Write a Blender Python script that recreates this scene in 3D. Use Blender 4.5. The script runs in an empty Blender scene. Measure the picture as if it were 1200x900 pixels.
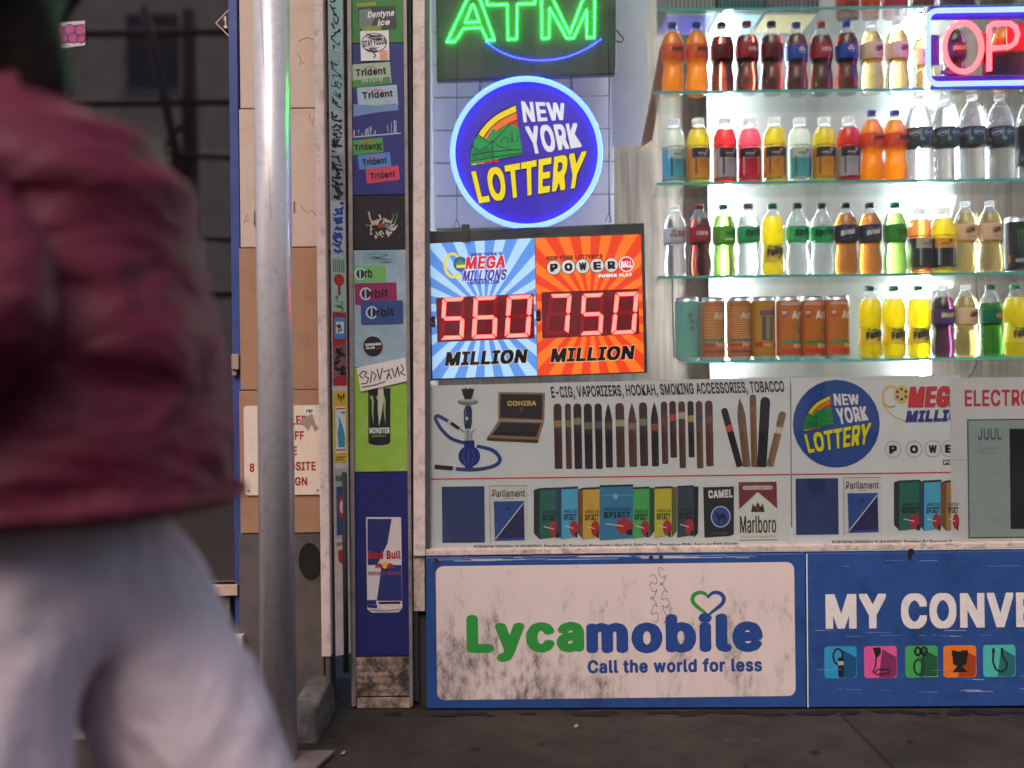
import bpy, bmesh, math, random, os
from mathutils import Vector, Matrix, geometry
R = math.radians
random.seed(7)
SC = bpy.context.scene
COL = SC.collection
F, CAMY, CAMH, ROLL = 1166.667, -2.92, 0.95, 0.012
CA, SA = math.cos(ROLL), math.sin(ROLL)

# ------------------------------------------------------------------ camera, sky, sun, exposure
cam_d = bpy.data.cameras.new('camera')
cam_d.lens = 35; cam_d.sensor_width = 36; cam_d.clip_end = 500; cam_d.clip_start = 0.05
cam_d.dof.use_dof = True; cam_d.dof.focus_distance = 2.98; cam_d.dof.aperture_fstop = 1.1
cam = bpy.data.objects.new('camera', cam_d); COL.objects.link(cam)
cam.matrix_world = Matrix.Translation((0, CAMY, CAMH)) @ Matrix.Rotation(R(90), 4, 'X') @ Matrix.Rotation(-ROLL, 4, 'Z')
SC.camera = cam
SC.view_settings.view_transform = 'Standard'; SC.view_settings.look = 'None'
SC.view_settings.exposure = 0.72; SC.view_settings.gamma = 1; SC.view_settings.use_curve_mapping = False
W = bpy.data.worlds.new('World'); SC.world = W; W.use_nodes = True
nt = W.node_tree; bg = nt.nodes['Background']
sky = nt.nodes.new('ShaderNodeTexSky'); sky.sky_type = 'NISHITA'; sky.sun_disc = False
SUN_EL, SUN_AZ = 48, 200
sky.sun_elevation = R(SUN_EL); sky.sun_rotation = R(SUN_AZ); sky.air_density = 1.0; sky.dust_density = 4.0; sky.ozone_density = 0.6
wb_ = nt.nodes.new('ShaderNodeMix'); wb_.data_type = 'RGBA'; wb_.blend_type = 'MULTIPLY'; wb_.inputs['Factor'].default_value = 1; wb_.inputs['B'].default_value = (1, .94, .91, 1)
nt.links.new(sky.outputs[0], wb_.inputs['A']); nt.links.new(wb_.outputs['Result'], bg.inputs[0]); bg.inputs[1].default_value = 0.10
sun_d = bpy.data.lights.new('sun', 'SUN'); sun_d.energy = 0.5; sun_d.angle = R(35); sun_d.color = (1, .90, .86)
sun = bpy.data.objects.new('sun', sun_d); COL.objects.link(sun)
_v = Vector((math.sin(R(SUN_AZ)) * math.cos(R(SUN_EL)), math.cos(R(SUN_AZ)) * math.cos(R(SUN_EL)), math.sin(R(SUN_EL))))
sun.rotation_euler = _v.to_track_quat('Z', 'Y').to_euler()
cy = SC.cycles
cy.use_denoising = True; cy.max_bounces = 10; cy.transparent_max_bounces = 40; cy.transmission_bounces = 8
cy.glossy_bounces = 4; cy.diffuse_bounces = 4; cy.sample_clamp_indirect = 40; cy.caustics_reflective = False
try: cy.denoiser = 'OPENIMAGEDENOISE'
except Exception: pass

# ------------------------------------------------------------------ helpers
def at(px, py, Y):
    d = Y - CAMY; u = px - 600; v = 450 - py
    return Vector(((u * CA + v * SA) * d / F, Y, CAMH + (-u * SA + v * CA) * d / F))
def lin(c): c /= 255.0; return c / 12.92 if c <= .04045 else ((c + .055) / 1.055) ** 2.4
def C(r, g, b, k=1.0): return tuple(min(.86, lin(x) * k) for x in (r, g, b)) + (1,)

MATS = {}
def newmat(name):
    m = bpy.data.materials.new(name); m.use_nodes = True
    return m, m.node_tree, m.node_tree.nodes['Principled BSDF']
def N(t, typ, **kw):
    n = t.nodes.new('ShaderNode' + typ)
    for k, v in kw.items(): setattr(n, k, v)
    return n
def paint(name, col, rough=.5, metal=0, var=.12, scale=18, bump=0, dirt=None, dirt_amt=.0, dirt_scale=9, coat=0, bscale=None, streak=None):
    """painted / printed surface: base colour with slight noise variation and, if asked, blotchy dirt"""
    if name in MATS: return MATS[name]
    m, t, b = newmat(name)
    g = N(t, 'NewGeometry')
    src = g.outputs['Position']
    if streak:
        mp = N(t, 'Mapping'); mp.inputs['Scale'].default_value = streak; t.links.new(src, mp.inputs[0]); src2 = mp.outputs[0]
    else: src2 = src
    n = N(t, 'TexNoise'); n.inputs['Scale'].default_value = scale; n.inputs['Detail'].default_value = 6; n.inputs['Roughness'].default_value = .65
    t.links.new(src2, n.inputs['Vector'])
    mr = N(t, 'MapRange'); mr.inputs[1].default_value = .3; mr.inputs[2].default_value = .7
    mr.inputs[3].default_value = 1 - var; mr.inputs[4].default_value = 1 + var
    t.links.new(n.outputs[0], mr.inputs[0])
    mx = N(t, 'VectorMath', operation='SCALE'); mx.inputs[0].default_value = col[:3]
    t.links.new(mr.outputs[0], mx.inputs['Scale'])
    out = mx.outputs[0]
    if dirt:
        n2 = N(t, 'TexNoise'); n2.inputs['Scale'].default_value = dirt_scale; n2.inputs['Detail'].default_value = 9; n2.inputs['Roughness'].default_value = .72
        t.links.new(src, n2.inputs['Vector'])
        r2 = N(t, 'MapRange'); r2.inputs[1].default_value = .5; r2.inputs[2].default_value = .72; r2.inputs[3].default_value = 0; r2.inputs[4].default_value = dirt_amt
        t.links.new(n2.outputs[0], r2.inputs[0])
        mm = N(t, 'Mix', data_type='RGBA'); mm.inputs['B'].default_value = dirt
        t.links.new(r2.outputs[0], mm.inputs['Factor']); t.links.new(out, mm.inputs['A']); out = mm.outputs['Result']
    t.links.new(out, b.inputs['Base Color'])
    b.inputs['Roughness'].default_value = rough; b.inputs['Metallic'].default_value = metal; b.inputs['Coat Weight'].default_value = coat
    if bump:
        bp = N(t, 'Bump'); bp.inputs['Strength'].default_value = bump; bp.inputs['Distance'].default_value = .004
        n3 = N(t, 'TexNoise'); n3.inputs['Scale'].default_value = bscale or scale * 3; n3.inputs['Detail'].default_value = 5
        t.links.new(src2, n3.inputs['Vector']); t.links.new(n3.outputs[0], bp.inputs['Height']); t.links.new(bp.outputs[0], b.inputs['Normal'])
    MATS[name] = m
    return m
PK = 1.55      # photo value -> base colour under this light
def pr(r, g, b, k=None, rough=.45):
    """print ink"""
    return paint('ink_%d_%d_%d_%s' % (r, g, b, k), C(r, g, b, PK if k is None else k), rough, var=.07, scale=40)
def emit(name, col, s, base=(.02, .02, .02, 1)):
    if name in MATS: return MATS[name]
    m, t, b = newmat(name)
    b.inputs['Base Color'].default_value = base; b.inputs['Emission Color'].default_value = col; b.inputs['Emission Strength'].default_value = s
    b.inputs['Roughness'].default_value = .4
    MATS[name] = m; return m
def lit(r, g, b, s=.5):
    """ink on a backlit sign face"""
    n = 'lit_%d_%d_%d_%s' % (r, g, b, s)
    if n in MATS: return MATS[n]
    m = emit(n, C(r, g, b, 1), s * .78, C(r, g, b, .85)); return m

def world_loc(o):
    v = Vector((0, 0, 0))
    while o is not None: v += o.location; o = o.parent
    return v
def tag(o, label=None, cat=None, group=None, kind=None):
    if label: o['label'] = label
    if cat: o['category'] = cat
    if group: o['group'] = group
    if kind: o['kind'] = kind
    return o
def thing(name, loc, label, cat, group=None):
    o = bpy.data.objects.new(name, None); o.empty_display_size = .05; COL.objects.link(o); o.location = loc
    return tag(o, label, cat, group)
def mk(name, verts, faces, mats, parent=None, midx=None, smooth=False, bevel=0):
    me = bpy.data.meshes.new(name)
    off = world_loc(parent) if parent is not None else Vector((0, 0, 0))
    me.from_pydata([tuple(Vector(v) - off) for v in verts], [], faces)
    for m in (mats if isinstance(mats, (list, tuple)) else [mats]): me.materials.append(m)
    if midx: me.polygons.foreach_set('material_index', midx)
    if smooth: me.polygons.foreach_set('use_smooth', [True] * len(me.polygons))
    me.update()
    o = bpy.data.objects.new(name, me); COL.objects.link(o)
    if parent is not None: o.parent = parent
    if bevel:
        b = o.modifiers.new('bevel', 'BEVEL'); b.width = bevel; b.segments = 2; b.limit_method = 'ANGLE'
    return o
class MB:
    """collects solids, then builds one mesh"""
    def __init__(s): s.v = []; s.f = []; s.m = []
    def add(s, v, f, mi=0):
        n = len(s.v); s.v += [Vector(a) for a in v]; s.f += [tuple(i + n for i in q) for q in f]; s.m += [mi] * len(f)
    def box(s, x0, x1, y0, y1, z0, z1, mi=0):
        v = [(x, y, z) for x in (x0, x1) for y in (y0, y1) for z in (z0, z1)]
        s.add(v, [(0, 1, 3, 2), (4, 6, 7, 5), (0, 4, 5, 1), (2, 3, 7, 6), (0, 2, 6, 4), (1, 5, 7, 3)], mi)
    def quad_box(s, corners, Y0, Y1, mi=0):
        """px corners (tl,tr,br,bl) at depth Y0, extruded back to Y1"""
        a = [at(x, y, Y0) for x, y in corners]; b = [Vector((p.x, Y1, p.z)) for p in a]
        s.add(a + b, [(3, 2, 1, 0), (4, 5, 6, 7), (0, 1, 5, 4), (1, 2, 6, 5), (2, 3, 7, 6), (3, 0, 4, 7)], mi)
    def pxbox(s, x0, y0, x1, y1, Y0, Y1, mi=0):
        c = at((x0 + x1) / 2, (y0 + y1) / 2, Y0); d = (Y0 - CAMY) / F
        hx, hz = (x1 - x0) / 2 * d, (y1 - y0) / 2 * d
        s.box(c.x - hx, c.x + hx, Y0, Y1, c.z - hz, c.z + hz, mi)
    def tube(s, pts, r, seg=10, mi=0, closed=False, caps=True):
        pts = [Vector(p) for p in pts]; n = len(pts); rings = []; up = None
        rr = r if isinstance(r, (list, tuple)) else [r] * n
        for i, p in enumerate(pts):
            a = pts[i - 1] if (i or closed) else p; b = pts[(i + 1) % n] if (i < n - 1 or closed) else p
            d = (b - a).normalized()
            if up is None: up = d.orthogonal().normalized()
            up = (up - d * up.dot(d)).normalized(); w = d.cross(up)
            rings.append([p + (up * math.cos(k * 2 * math.pi / seg) + w * math.sin(k * 2 * math.pi / seg)) * rr[i] for k in range(seg)])
        v = [q for g in rings for q in g]; f = []
        for i in range(n if closed else n - 1):
            j = (i + 1) % n
            for k in range(seg): l = (k + 1) % seg; f.append((i * seg + k, i * seg + l, j * seg + l, j * seg + k))
        if caps and not closed: f.append(tuple(range(seg))[::-1]); f.append(tuple((n - 1) * seg + k for k in range(seg)))
        s.add(v, f, mi)
    def lathe(s, prof, c=(0, 0, 0), seg=28, mi=0, axis='Z'):
        v = []; f = []; c = Vector(c)
        for r, z in prof:
            for k in range(seg):
                a = 2 * math.pi * k / seg
                p = Vector((r * math.cos(a), r * math.sin(a), z))
                if axis == 'Y': p = Vector((p.x, p.z, p.y))
                v.append(c + p)
        for i in range(len(prof) - 1):
            for k in range(seg):
                l = (k + 1) % seg; q = (i * seg + k, i * seg + l, (i + 1) * seg + l, (i + 1) * seg + k)
                f.append(q if axis == 'Z' else q[::-1])
        s.add(v, f, mi)
    def build(s, name, mats, parent=None, smooth=False, bevel=0):
        return mk(name, s.v, s.f, mats, parent, s.m, smooth, bevel)

FONT = None
try: FONT = bpy.data.fonts.load(os.path.join(bpy.utils.resource_path('LOCAL'), 'datafiles', 'fonts', 'Inter.woff2'))
except Exception: FONT = None
_TX = {}
def glyphs(s, b=0):
    """text -> (verts in the unit square, tris, aspect)"""
    key = (s, round(b, 3))
    if key in _TX: return _TX[key]
    c = bpy.data.curves.new('t', 'FONT'); c.body = s; c.resolution_u = 3; c.space_character = 1 + 2.6 * b
    if FONT: c.font = FONT
    o = bpy.data.objects.new('t', c); COL.objects.link(o)
    m = bpy.data.meshes.new_from_object(o.evaluated_get(bpy.context.evaluated_depsgraph_get()))
    v = [(a.co.x, a.co.y) for a in m.vertices]; f = [tuple(p.vertices) for p in m.polygons]
    bpy.data.objects.remove(o); bpy.data.meshes.remove(m)
    x0 = min(a[0] for a in v); x1 = max(a[0] for a in v); y0 = min(a[1] for a in v); y1 = max(a[1] for a in v)
    w, h = max(x1 - x0, 1e-6), max(y1 - y0, 1e-6)
    _TX[key] = ([((a - x0) / w, (b - y0) / h) for a, b in v], f, w, h)
    return _TX[key]

class Draw:
    """flat printed or cut-out shapes given in photo pixels on a real plane (or any surface mapped by fn)"""
    def __init__(s, Y=0, fn=None, a=ROLL, lay=.0004):
        s.a = a; s.ca, s.sa = math.cos(a), math.sin(a); s.lay = lay
        s.fn = fn or (lambda x, y, l: at(x, y, Y) + Vector((0, -l, 0)))
        s.reset()
    def reset(s): s.v = []; s.f = []; s.mi = []; s.mats = []
    def mid(s, m):
        if m not in s.mats: s.mats.append(m)
        return s.mats.index(m)
    def raw(s, pts, tris, m, layer):
        n = len(s.v); k = s.mid(m)
        s.v += [s.fn(x, y, layer * s.lay) for x, y in pts]
        for t in tris:
            ar = 0
            for i in range(len(t)):
                x0, y0 = pts[t[i]]; x1, y1 = pts[t[(i + 1) % len(t)]]; ar += x0 * y1 - x1 * y0
            s.f.append(tuple(i + n for i in (t if ar < 0 else t[::-1]))); s.mi.append(k)
    def loc(s, cx, cy, ox, oy): return (cx + ox * s.ca + oy * s.sa, cy - ox * s.sa + oy * s.ca)
    def poly(s, pts, m, layer=1):
        tr = geometry.tessellate_polygon([[Vector((x, y, 0)) for x, y in pts]])
        s.raw(pts, [tuple(t) for t in tr], m, layer)
    def rect(s, x0, y0, x1, y1, m, layer=1, ang=0):
        cx, cy_, hx, hy = (x0 + x1) / 2, (y0 + y1) / 2, (x1 - x0) / 2, (y1 - y0) / 2
        c, q = math.cos(R(ang)), math.sin(R(ang))
        s.raw([s.loc(cx, cy_, ox * c + oy * q, -ox * q + oy * c) for ox, oy in ((-hx, -hy), (hx, -hy), (hx, hy), (-hx, hy))], [(0, 1, 2, 3)], m, layer)
    def rrect(s, x0, y0, x1, y1, r, m, layer=1, ang=0, n=6):
        cx, cy_, hx, hy = (x0 + x1) / 2, (y0 + y1) / 2, (x1 - x0) / 2 - r, (y1 - y0) / 2 - r
        c, q = math.cos(R(ang)), math.sin(R(ang)); P = []
        for k, (sx, sy) in enumerate(((1, 1), (-1, 1), (-1, -1), (1, -1))):
            for i in range(n + 1):
                t = math.pi / 2 * (k + i / n); ox, oy = sx * hx + r * math.cos(t), sy * hy + r * math.sin(t)
                P.append(s.loc(cx, cy_, ox * c + oy * q, -ox * q + oy * c))
        s.raw(P, [tuple(range(len(P)))], m, layer)
    def ell(s, cx, cy_, rx, ry, m, layer=1, n=28, a0=0, a1=360, ang=0):
        c, q = math.cos(R(ang)), math.sin(R(ang)); P = []
        full = a1 - a0 >= 360
        for i in range(n if full else n + 1):
            t = R(a0 + (a1 - a0) * i / n); ox, oy = rx * math.cos(t), ry * math.sin(t)
            P.append(s.loc(cx, cy_, ox * c + oy * q, -ox * q + oy * c))
        if not full: P.append((cx, cy_))
        s.raw(P, [tuple(range(len(P)))], m, layer)
    def ring(s, cx, cy_, rx, ry, w, m, layer=1, n=32, a0=0, a1=360):
        s.line([s.loc(cx, cy_, rx * math.cos(R(a0 + (a1 - a0) * i / n)), ry * math.sin(R(a0 + (a1 - a0) * i / n))) for i in range(n + 1)], w, m, layer)
    def line(s, pts, w, m, layer=1):
        n = len(pts); L = []; Rr = []
        ww = w if isinstance(w, (list, tuple)) else [w] * n
        for i in range(n):
            x0, y0 = pts[max(i - 1, 0)]; x1, y1 = pts[min(i + 1, n - 1)]
            if n > 2 and abs(pts[0][0] - pts[-1][0]) + abs(pts[0][1] - pts[-1][1]) < 1e-6 and i in (0, n - 1): x0, y0 = pts[-2]; x1, y1 = pts[1]
            dx, dy = x1 - x0, y1 - y0; l = math.hypot(dx, dy) or 1; nx, ny = -dy / l * ww[i] / 2, dx / l * ww[i] / 2
            L.append((pts[i][0] + nx, pts[i][1] + ny)); Rr.append((pts[i][0] - nx, pts[i][1] - ny))
        s.raw(L + Rr, [(i, i + 1, n + i + 1, n + i) for i in range(n - 1)], m, layer)
    def text(s, t, x0, y0, x1, y1, m, layer=1, b=0.0, ang=0, shear=0, quad=None, by=None):
        """fit the ink of t into the box (or quad tl,tr,br,bl); b = boldness in em, struck several times a hair apart in depth"""
        b *= .66; by = None if by is None else by * .8
        uv, f, w, h = glyphs(t, b)
        if quad is None:
            cx, cy_, hx, hy = (x0 + x1) / 2, (y0 + y1) / 2, (x1 - x0) / 2, (y1 - y0) / 2
            c, q = math.cos(R(ang)), math.sin(R(ang))
            quad = [s.loc(cx, cy_, ox * c + oy * q, -ox * q + oy * c) for ox, oy in ((-hx + shear, -hy), (hx + shear, -hy), (hx - shear, hy), (-hx - shear, hy))]
        bx, by = b / w, (b if by is None else by) / h
        k1, k2 = 1 / (1 + 2 * bx), 1 / (1 + 2 * by)
        q_ = 1 if t.upper() == t else .72
        strikes = [(0, 0)] if b == 0 else [(0, 0)] + [(i * bx, j * by) for i, j in ((-q_, -q_), (q_, q_), (-q_, q_), (q_, -q_), (0, 1), (0, -1), (1, 0), (-1, 0))]
        tl, tr, br, bl = quad
        for i, (ox, oy) in enumerate(strikes):
            P = []
            for u, v in uv:
                u = (u + ox + bx) * k1; v = (v + oy + by) * k2
                P.append((((tl[0] * (1 - u) + tr[0] * u) * v + (bl[0] * (1 - u) + br[0] * u) * (1 - v)),
                          ((tl[1] * (1 - u) + tr[1] * u) * v + (bl[1] * (1 - u) + br[1] * u) * (1 - v))))
            for j in range(9):      # glyph contours can overlap: keep their triangles a hair apart
                g = f[j::9]; us = sorted({k for t_ in g for k in t_}); ix = {k: n for n, k in enumerate(us)}
                if g: s.raw([P[k] for k in us], [tuple(ix[k] for k in t_) for t_ in g], m, layer + i * .04 + j * .0085)
    def flush(s, name, parent):
        o = mk(name, s.v, s.f, s.mats, parent, s.mi); s.reset(); return o

def children(o): return [c for c in bpy.data.objects if c.parent == o]
KIDS = {}
def copy_tree(o, parent=None):
    c = o.copy(); COL.objects.link(c)
    if parent is not None: c.parent = parent
    if o.name not in KIDS: KIDS[o.name] = children(o)
    for ch in KIDS[o.name]: copy_tree(ch, c)
    return c
def shell(name, Y, corners, th, mat, parent, bevel=.002):
    """a panel with real thickness, px corners"""
    b = MB(); b.quad_box(corners, Y, Y + th); return b.build(name, mat, parent, bevel=bevel)
# ------------------------------------------------------------------ ground, street behind the camera
def gz(x): return -.009 * (x + .25) + .003
m_walk = paint('pavement', (.034, .0235, .0165, 1), .8, var=.6, scale=3.2, bump=.7, bscale=70, dirt=(.009, .007, .0065, 1), dirt_amt=.9, dirt_scale=9)
m_road = paint('asphalt', (.05, .05, .052, 1), .85, var=.2, scale=8, bump=.3)
def ground(name, x0, x1, y0, y1, dz, m, thick=0):
    v = [(x, y, (gz(x) if abs(x) < 50 else gz(50 if x > 0 else -50)) + dz) for x, y in ((x0, y0), (x1, y0), (x1, y1), (x0, y1))]
    f = [(0, 1, 2, 3)]
    if thick:
        v += [(a, b, c - thick) for a, b, c in v]; f += [(7, 6, 5, 4), (0, 4, 5, 1), (1, 5, 6, 2), (2, 6, 7, 3), (3, 7, 4, 0)]
    return tag(mk(name, v, f, m), kind='structure')
ground('road', -200, 200, -200, 200, -.14, m_road)
ground('sidewalk', -40, 40, -6.4, .3, 0, m_walk, .138)
m_joint = paint('joint_dirt', (.016, .013, .011, 1), .95)
for i, (a, b) in enumerate((((-6, -1.18), (6, -1.20)), ((.98, -1.19), (1.02, .0)), ((-.62, -1.2), (-.60, -6)), ((1.02, -1.2), (1.0, -6)))):
    pass
j = MB()
for (xa, ya), (xb, yb) in (((-9, -1.02), (9, -1.02)), ((.93, -1.0), (.93, -.03)), ((-.60, -1.04), (-.60, -6)), ((1.6, -1.04), (1.6, -6))):
    if ya == yb: j.add([(xa, ya - .004, gz(xa) + .003), (xb, ya - .004, gz(xb) + .003), (xb, ya + .004, gz(xb) + .003), (xa, ya + .004, gz(xa) + .003)], [(0, 1, 2, 3)])
    else: j.add([(xa - .003, ya, gz(xa) + .003), (xa + .003, ya, gz(xa) + .003), (xa + .003, yb, gz(xa) + .003), (xa - .003, yb, gz(xa) + .003)], [(0, 1, 2, 3) if yb > ya else (3, 2, 1, 0)])
tag(j.build('sidewalk_joints', m_joint), kind='structure')

rs = random.Random(21); d = Draw(fn=lambda x, y, l: Vector((x, y, gz(x) + .0016 + l)), a=0, lay=.000008)
def blot(cx, cy_, r, m, lay, sx=1.0):
    q = [(cx + sx * r * (1 + rs.uniform(-.25, .25)) * math.cos(k * math.pi / 7), cy_ + r * (1 + rs.uniform(-.25, .25)) * math.sin(k * math.pi / 7)) for k in range(14)]
    n = len(d.v); d.v += [d.fn(x, y, lay * d.lay) for x, y in q]; d.f.append(tuple(range(n, n + 14))); d.mi.append(d.mid(m))
m_gum, m_gum2 = paint('old_gum', (.008, .007, .006, 1), .7), paint('grey_gum', (.05, .038, .03, 1), .8, var=.3)
for k in range(60): blot(rs.uniform(-.9, 1.9), rs.uniform(-1.2, -.04), rs.uniform(.006, .02), m_gum if k % 4 else m_gum2, k)
for k in range(70): blot(rs.uniform(-.4, 1.8), rs.uniform(-.075, -.045), rs.uniform(.006, .016), m_gum, 70 + k, 2.6)
tag(d.flush('sidewalk_stains', None), kind='structure')
m_brick = paint('far_brick', (.80, .58, .46, 1), .85, var=.25, scale=3, bump=.2)
m_dark = paint('black_metal', (.02, .02, .022, 1), .5, var=.2)
m_fwin = paint('far_window', (.03, .035, .04, 1), .15, var=.3, scale=2)
m_sill = paint('far_sill', (.35, .32, .3, 1), .7)
far = thing('brick_building', (0, -19, 0), 'tan brick building across the street, mirrored in the glass', 'building')
b = MB(); b.box(-22, 22, -25, -19, -.2, 10.5); b.build('wall', m_brick, far)
for ix in range(-7, 8):
    for iz in range(3):
        b = MB(); x = ix * 2.6; z = 1.1 + iz * 3.2
        b.box(x - .6, x + .6, -18.99, -18.9, z, z + 1.7); w_ = b.build('window', m_fwin, far)
        b = MB(); b.box(x - .7, x + .7, -18.9, -18.82, z - .14, z - .003); b.build('sill', m_sill, w_)
sc_ = thing('scaffold_frame', (-2.76, -5.6, 0), 'dark pipe scaffold at the kerb, mirrored in the door glass', 'scaffold')
def post(x): b = MB(); b.tube([(x, -5.6, gz(x)), (x, -5.6, 4.2)], .075, 12); b.build('post', m_dark, sc_, True)
for x in (-5.2, -2.76, 2.6, 5.2): post(x)
for z in (2.2, 2.9): b = MB(); b.tube([(-3.6, -5.5, z + .1), (-1.9, -5.5, z - .02)], .028, 8); b.build('brace', m_dark, sc_, True)
for z in (1.75, 3.4, 4.0):
    b = MB(); b.tube([(-5.6, -5.54, z), (-1.7, -5.54, z)], .035, 8); b.build('ledger', m_dark, sc_, True)
b = MB(); b.tube([(-3.1, -5.5, 4.2), (-2.75, -5.5, 2.5)], .04, 8); b.build('brace', m_dark, sc_, True)
b = MB(); b.tube([(-4.9, -5.5, .3), (-2.8, -5.5, 3.2)], .03, 8); b.build('brace', m_dark, sc_, True)

# ------------------------------------------------------------------ neighbour wall, door, stoop
m_stone = paint('tan_stone', C(186, 164, 150, 1.4), .55, var=.16, scale=5, dirt=C(120, 92, 74, 1.1), dirt_amt=.4, dirt_scale=5)
m_stone2 = paint('tan_stone_low', C(150, 112, 86, 1.45), .6, var=.22, scale=9, dirt=C(96, 72, 58, 1.1), dirt_amt=.5, dirt_scale=9)
m_base = paint('grey_base', C(84, 76, 74, 1.4), .7, var=.2, scale=10, dirt=C(45, 40, 38), dirt_amt=.6, dirt_scale=6, bump=.15)
nb = thing('stone_wall', (-.62, 0, 0), 'tan stone pier with grey base behind the metal pole', 'wall')
def slab(y0, y1, m, x0=281, x1=379, Y=.0):
    b = MB(); b.pxbox(x0, y0, x1, y1, Y, Y + .2); return b.build('slab', m, nb, bevel=.0015)
slab(-340, -2, m_stone); slab(-1, 126.4, m_stone); slab(127.6, 289.4, m_stone); slab(290.6, 456.4, m_stone2); slab(457.6, 624.5, m_stone2)
b = MB(); b.pxbox(281, 625.5, 379, 860, .004, .2); b.build('base', m_base, nb, bevel=.0015)
d = Draw(.0)
mk_scr = paint('scratch', C(110, 88, 76), .8)
for p in (((348, 62), (353, 70), (351, 76), (357, 73)), ((362, 133), (364, 142), (368, 139), (366, 147)), ((352, 240), (360, 250), (366, 246), (372, 255)), ((290, 252), (286, 262), (292, 258)), ((350, 48), (360, 44), (368, 47))):
    d.line(p, .7, mk_scr, 1)
d.rect(344, 236, 346, 250, mk_scr, 1); d.poly([(298, 246), (301, 252), (300, 268), (297, 262)], mk_scr, 1)
d.flush('scratch_marks', nb)
d = Draw(.0); d.ell(363, 657, 13, 21, paint('soot', (.012, .011, .011, 1), .95, var=.5), 5); d.flush('soot_mark', nb)
# curb block beside the pole
cb = MB(); P = [at(346, 868, -.3), at(388, 868, -.3)]
zt0, zt1 = .085, .105
x0, x1 = at(338, 860, -.28).x, -.525
cb.add([(x0, -.29, -.02), (x1, -.29, -.02), (x1, -.004, -.02), (x0, -.004, -.02), (x0, -.26, zt0), (x1 - .01, -.26, zt0), (x1 - .01, -.004, zt1), (x0, -.004, zt1)],
       [(3, 2, 1, 0), (4, 5, 6, 7), (0, 1, 5, 4), (1, 2, 6, 5), (2, 3, 7, 6), (3, 0, 4, 7)], 0)
o = cb.build('curb_block', paint('rough_concrete', (.10, .09, .082, 1), .9, var=.5, scale=22, bump=.7, bscale=60, dirt=(.3, .26, .23, 1), dirt_amt=.8, dirt_scale=7), bevel=.008)
tag(o, 'chipped low concrete block between the metal pole and the gum ad pillar', 'concrete block')

# notice plate
np_ = thing('notice_sign', at(332, 527, -.012), 'cream metal notice with red capitals half hidden behind the pole', 'sign')
b = MB(); d = Draw(-.006)
pl = Draw(fn=lambda x, y, l: at(x, y, -.006) + Vector((0, -l, 0))); pl.rrect(286, 475, 378, 580, 4, pr(205, 180, 166), 0); pl.flush('plate', np_)
red = pr(158, 40, 38, 1.2)
d.text('LER', 341, 487, 359.5, 497.5, red, 1, .04); d.text('OFF', 338, 505, 356, 515.5, red, 1, .04); d.text('E', 342, 523, 348, 533.5, red, 1, .04)
d.text('OSITE', 339, 541, 370, 551.5, red, 1, .04); d.text('IGN', 341, 559, 360, 569, red, 1, .04); d.text('8', 292.5, 543, 298, 553, red, 1, .04)
d.flush('lettering', np_)
d.rrect(357, 477.5, 369.5, 485, 1, pr(215, 208, 204), 1); d.text('rar', 359, 479.5, 367, 483.5, pr(40, 36, 36), 2, .05)
d.poly([(349, 497), (357, 489), (366, 485), (370, 497), (374, 502), (369, 506), (365, 497), (361, 505), (357, 499)], pr(140, 122, 114), 2)
for x, y in ((291.5, 575), (372.5, 574.5), (376, 498)): d.ell(x, y, 1.2, 1.2, pr(70, 60, 55), 2)
d.flush('sticker_remnants', np_)

# door of the neighbour
m_blue = paint('blue_frame', C(52, 66, 122, 1.5), .4, var=.2, scale=14)
m_bluelow = m_blue
dr = thing('glass_door', at(140, 733, .03), 'tall glass door in a blue frame, street mirrored in it', 'door')
def pane_mat(name, tint, ior, film=0):
    if name in MATS: return MATS[name]
    m, t, bsdf = newmat(name); out = t.nodes['Material Output']
    tr = N(t, 'BsdfTransparent'); tr.inputs[0].default_value = tint
    gl = N(t, 'BsdfGlossy'); gl.inputs['Roughness'].default_value = .02
    fr = N(t, 'Fresnel'); g_ = N(t, 'NewGeometry'); pw = N(t, 'Math', operation='MULTIPLY_ADD'); pw.inputs[1].default_value = 1 / ior - ior; pw.inputs[2].default_value = ior
    t.links.new(g_.outputs['Backfacing'], pw.inputs[0]); t.links.new(pw.outputs[0], fr.inputs[0])      # same reflection on both faces
    mx = N(t, 'MixShader'); t.links.new(fr.outputs[0], mx.inputs[0]); t.links.new(tr.outputs[0], mx.inputs[1]); t.links.new(gl.outputs[0], mx.inputs[2])
    t.nodes.remove(bsdf); t.links.new(mx.outputs[0], out.inputs[0]); MATS[name] = m; return m
m_doorglass = pane_mat('door_glass', (.7, .66, .65, 1), 4.2)
b = MB(); b.pxbox(269.5, -340, 280, 733, .02, .07); b.build('stile', m_blue, dr, bevel=.002)
b = MB(); b.pxbox(-330, -340, -322, 733, .02, .07); b.build('stile', m_blue, dr, bevel=.002)
b = MB(); b.pxbox(-322, 701, 269.5, 733, .02, .07); b.build('bottom_rail', paint('rail_grey', C(92, 86, 86, 1.4), .5, var=.2), dr, bevel=.002)
b = MB(); b.pxbox(24, 687, 278, 699.5, .006, .0195); b.build('kick_strip', paint('kick_tan', C(176, 152, 138, 1.4), .45, var=.2, scale=30), dr, bevel=.001)
b = MB(); b.pxbox(-322, -340, 269.5, 701, .04, .048); b.build('glass_pane', m_doorglass, dr)
b = MB(); b.pxbox(271, 415, 279.5, 433, -.004, .0195); b.pxbox(271.8, 433, 277, 440, .004, .0195); b.build('latch', paint('latch_tan', C(150, 130, 118, 1.4), .5), dr, bevel=.002)
b = MB(); b.pxbox(275.5, 733, 288, 745, .02, .2); b.build('threshold_block', m_base, dr)
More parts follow.
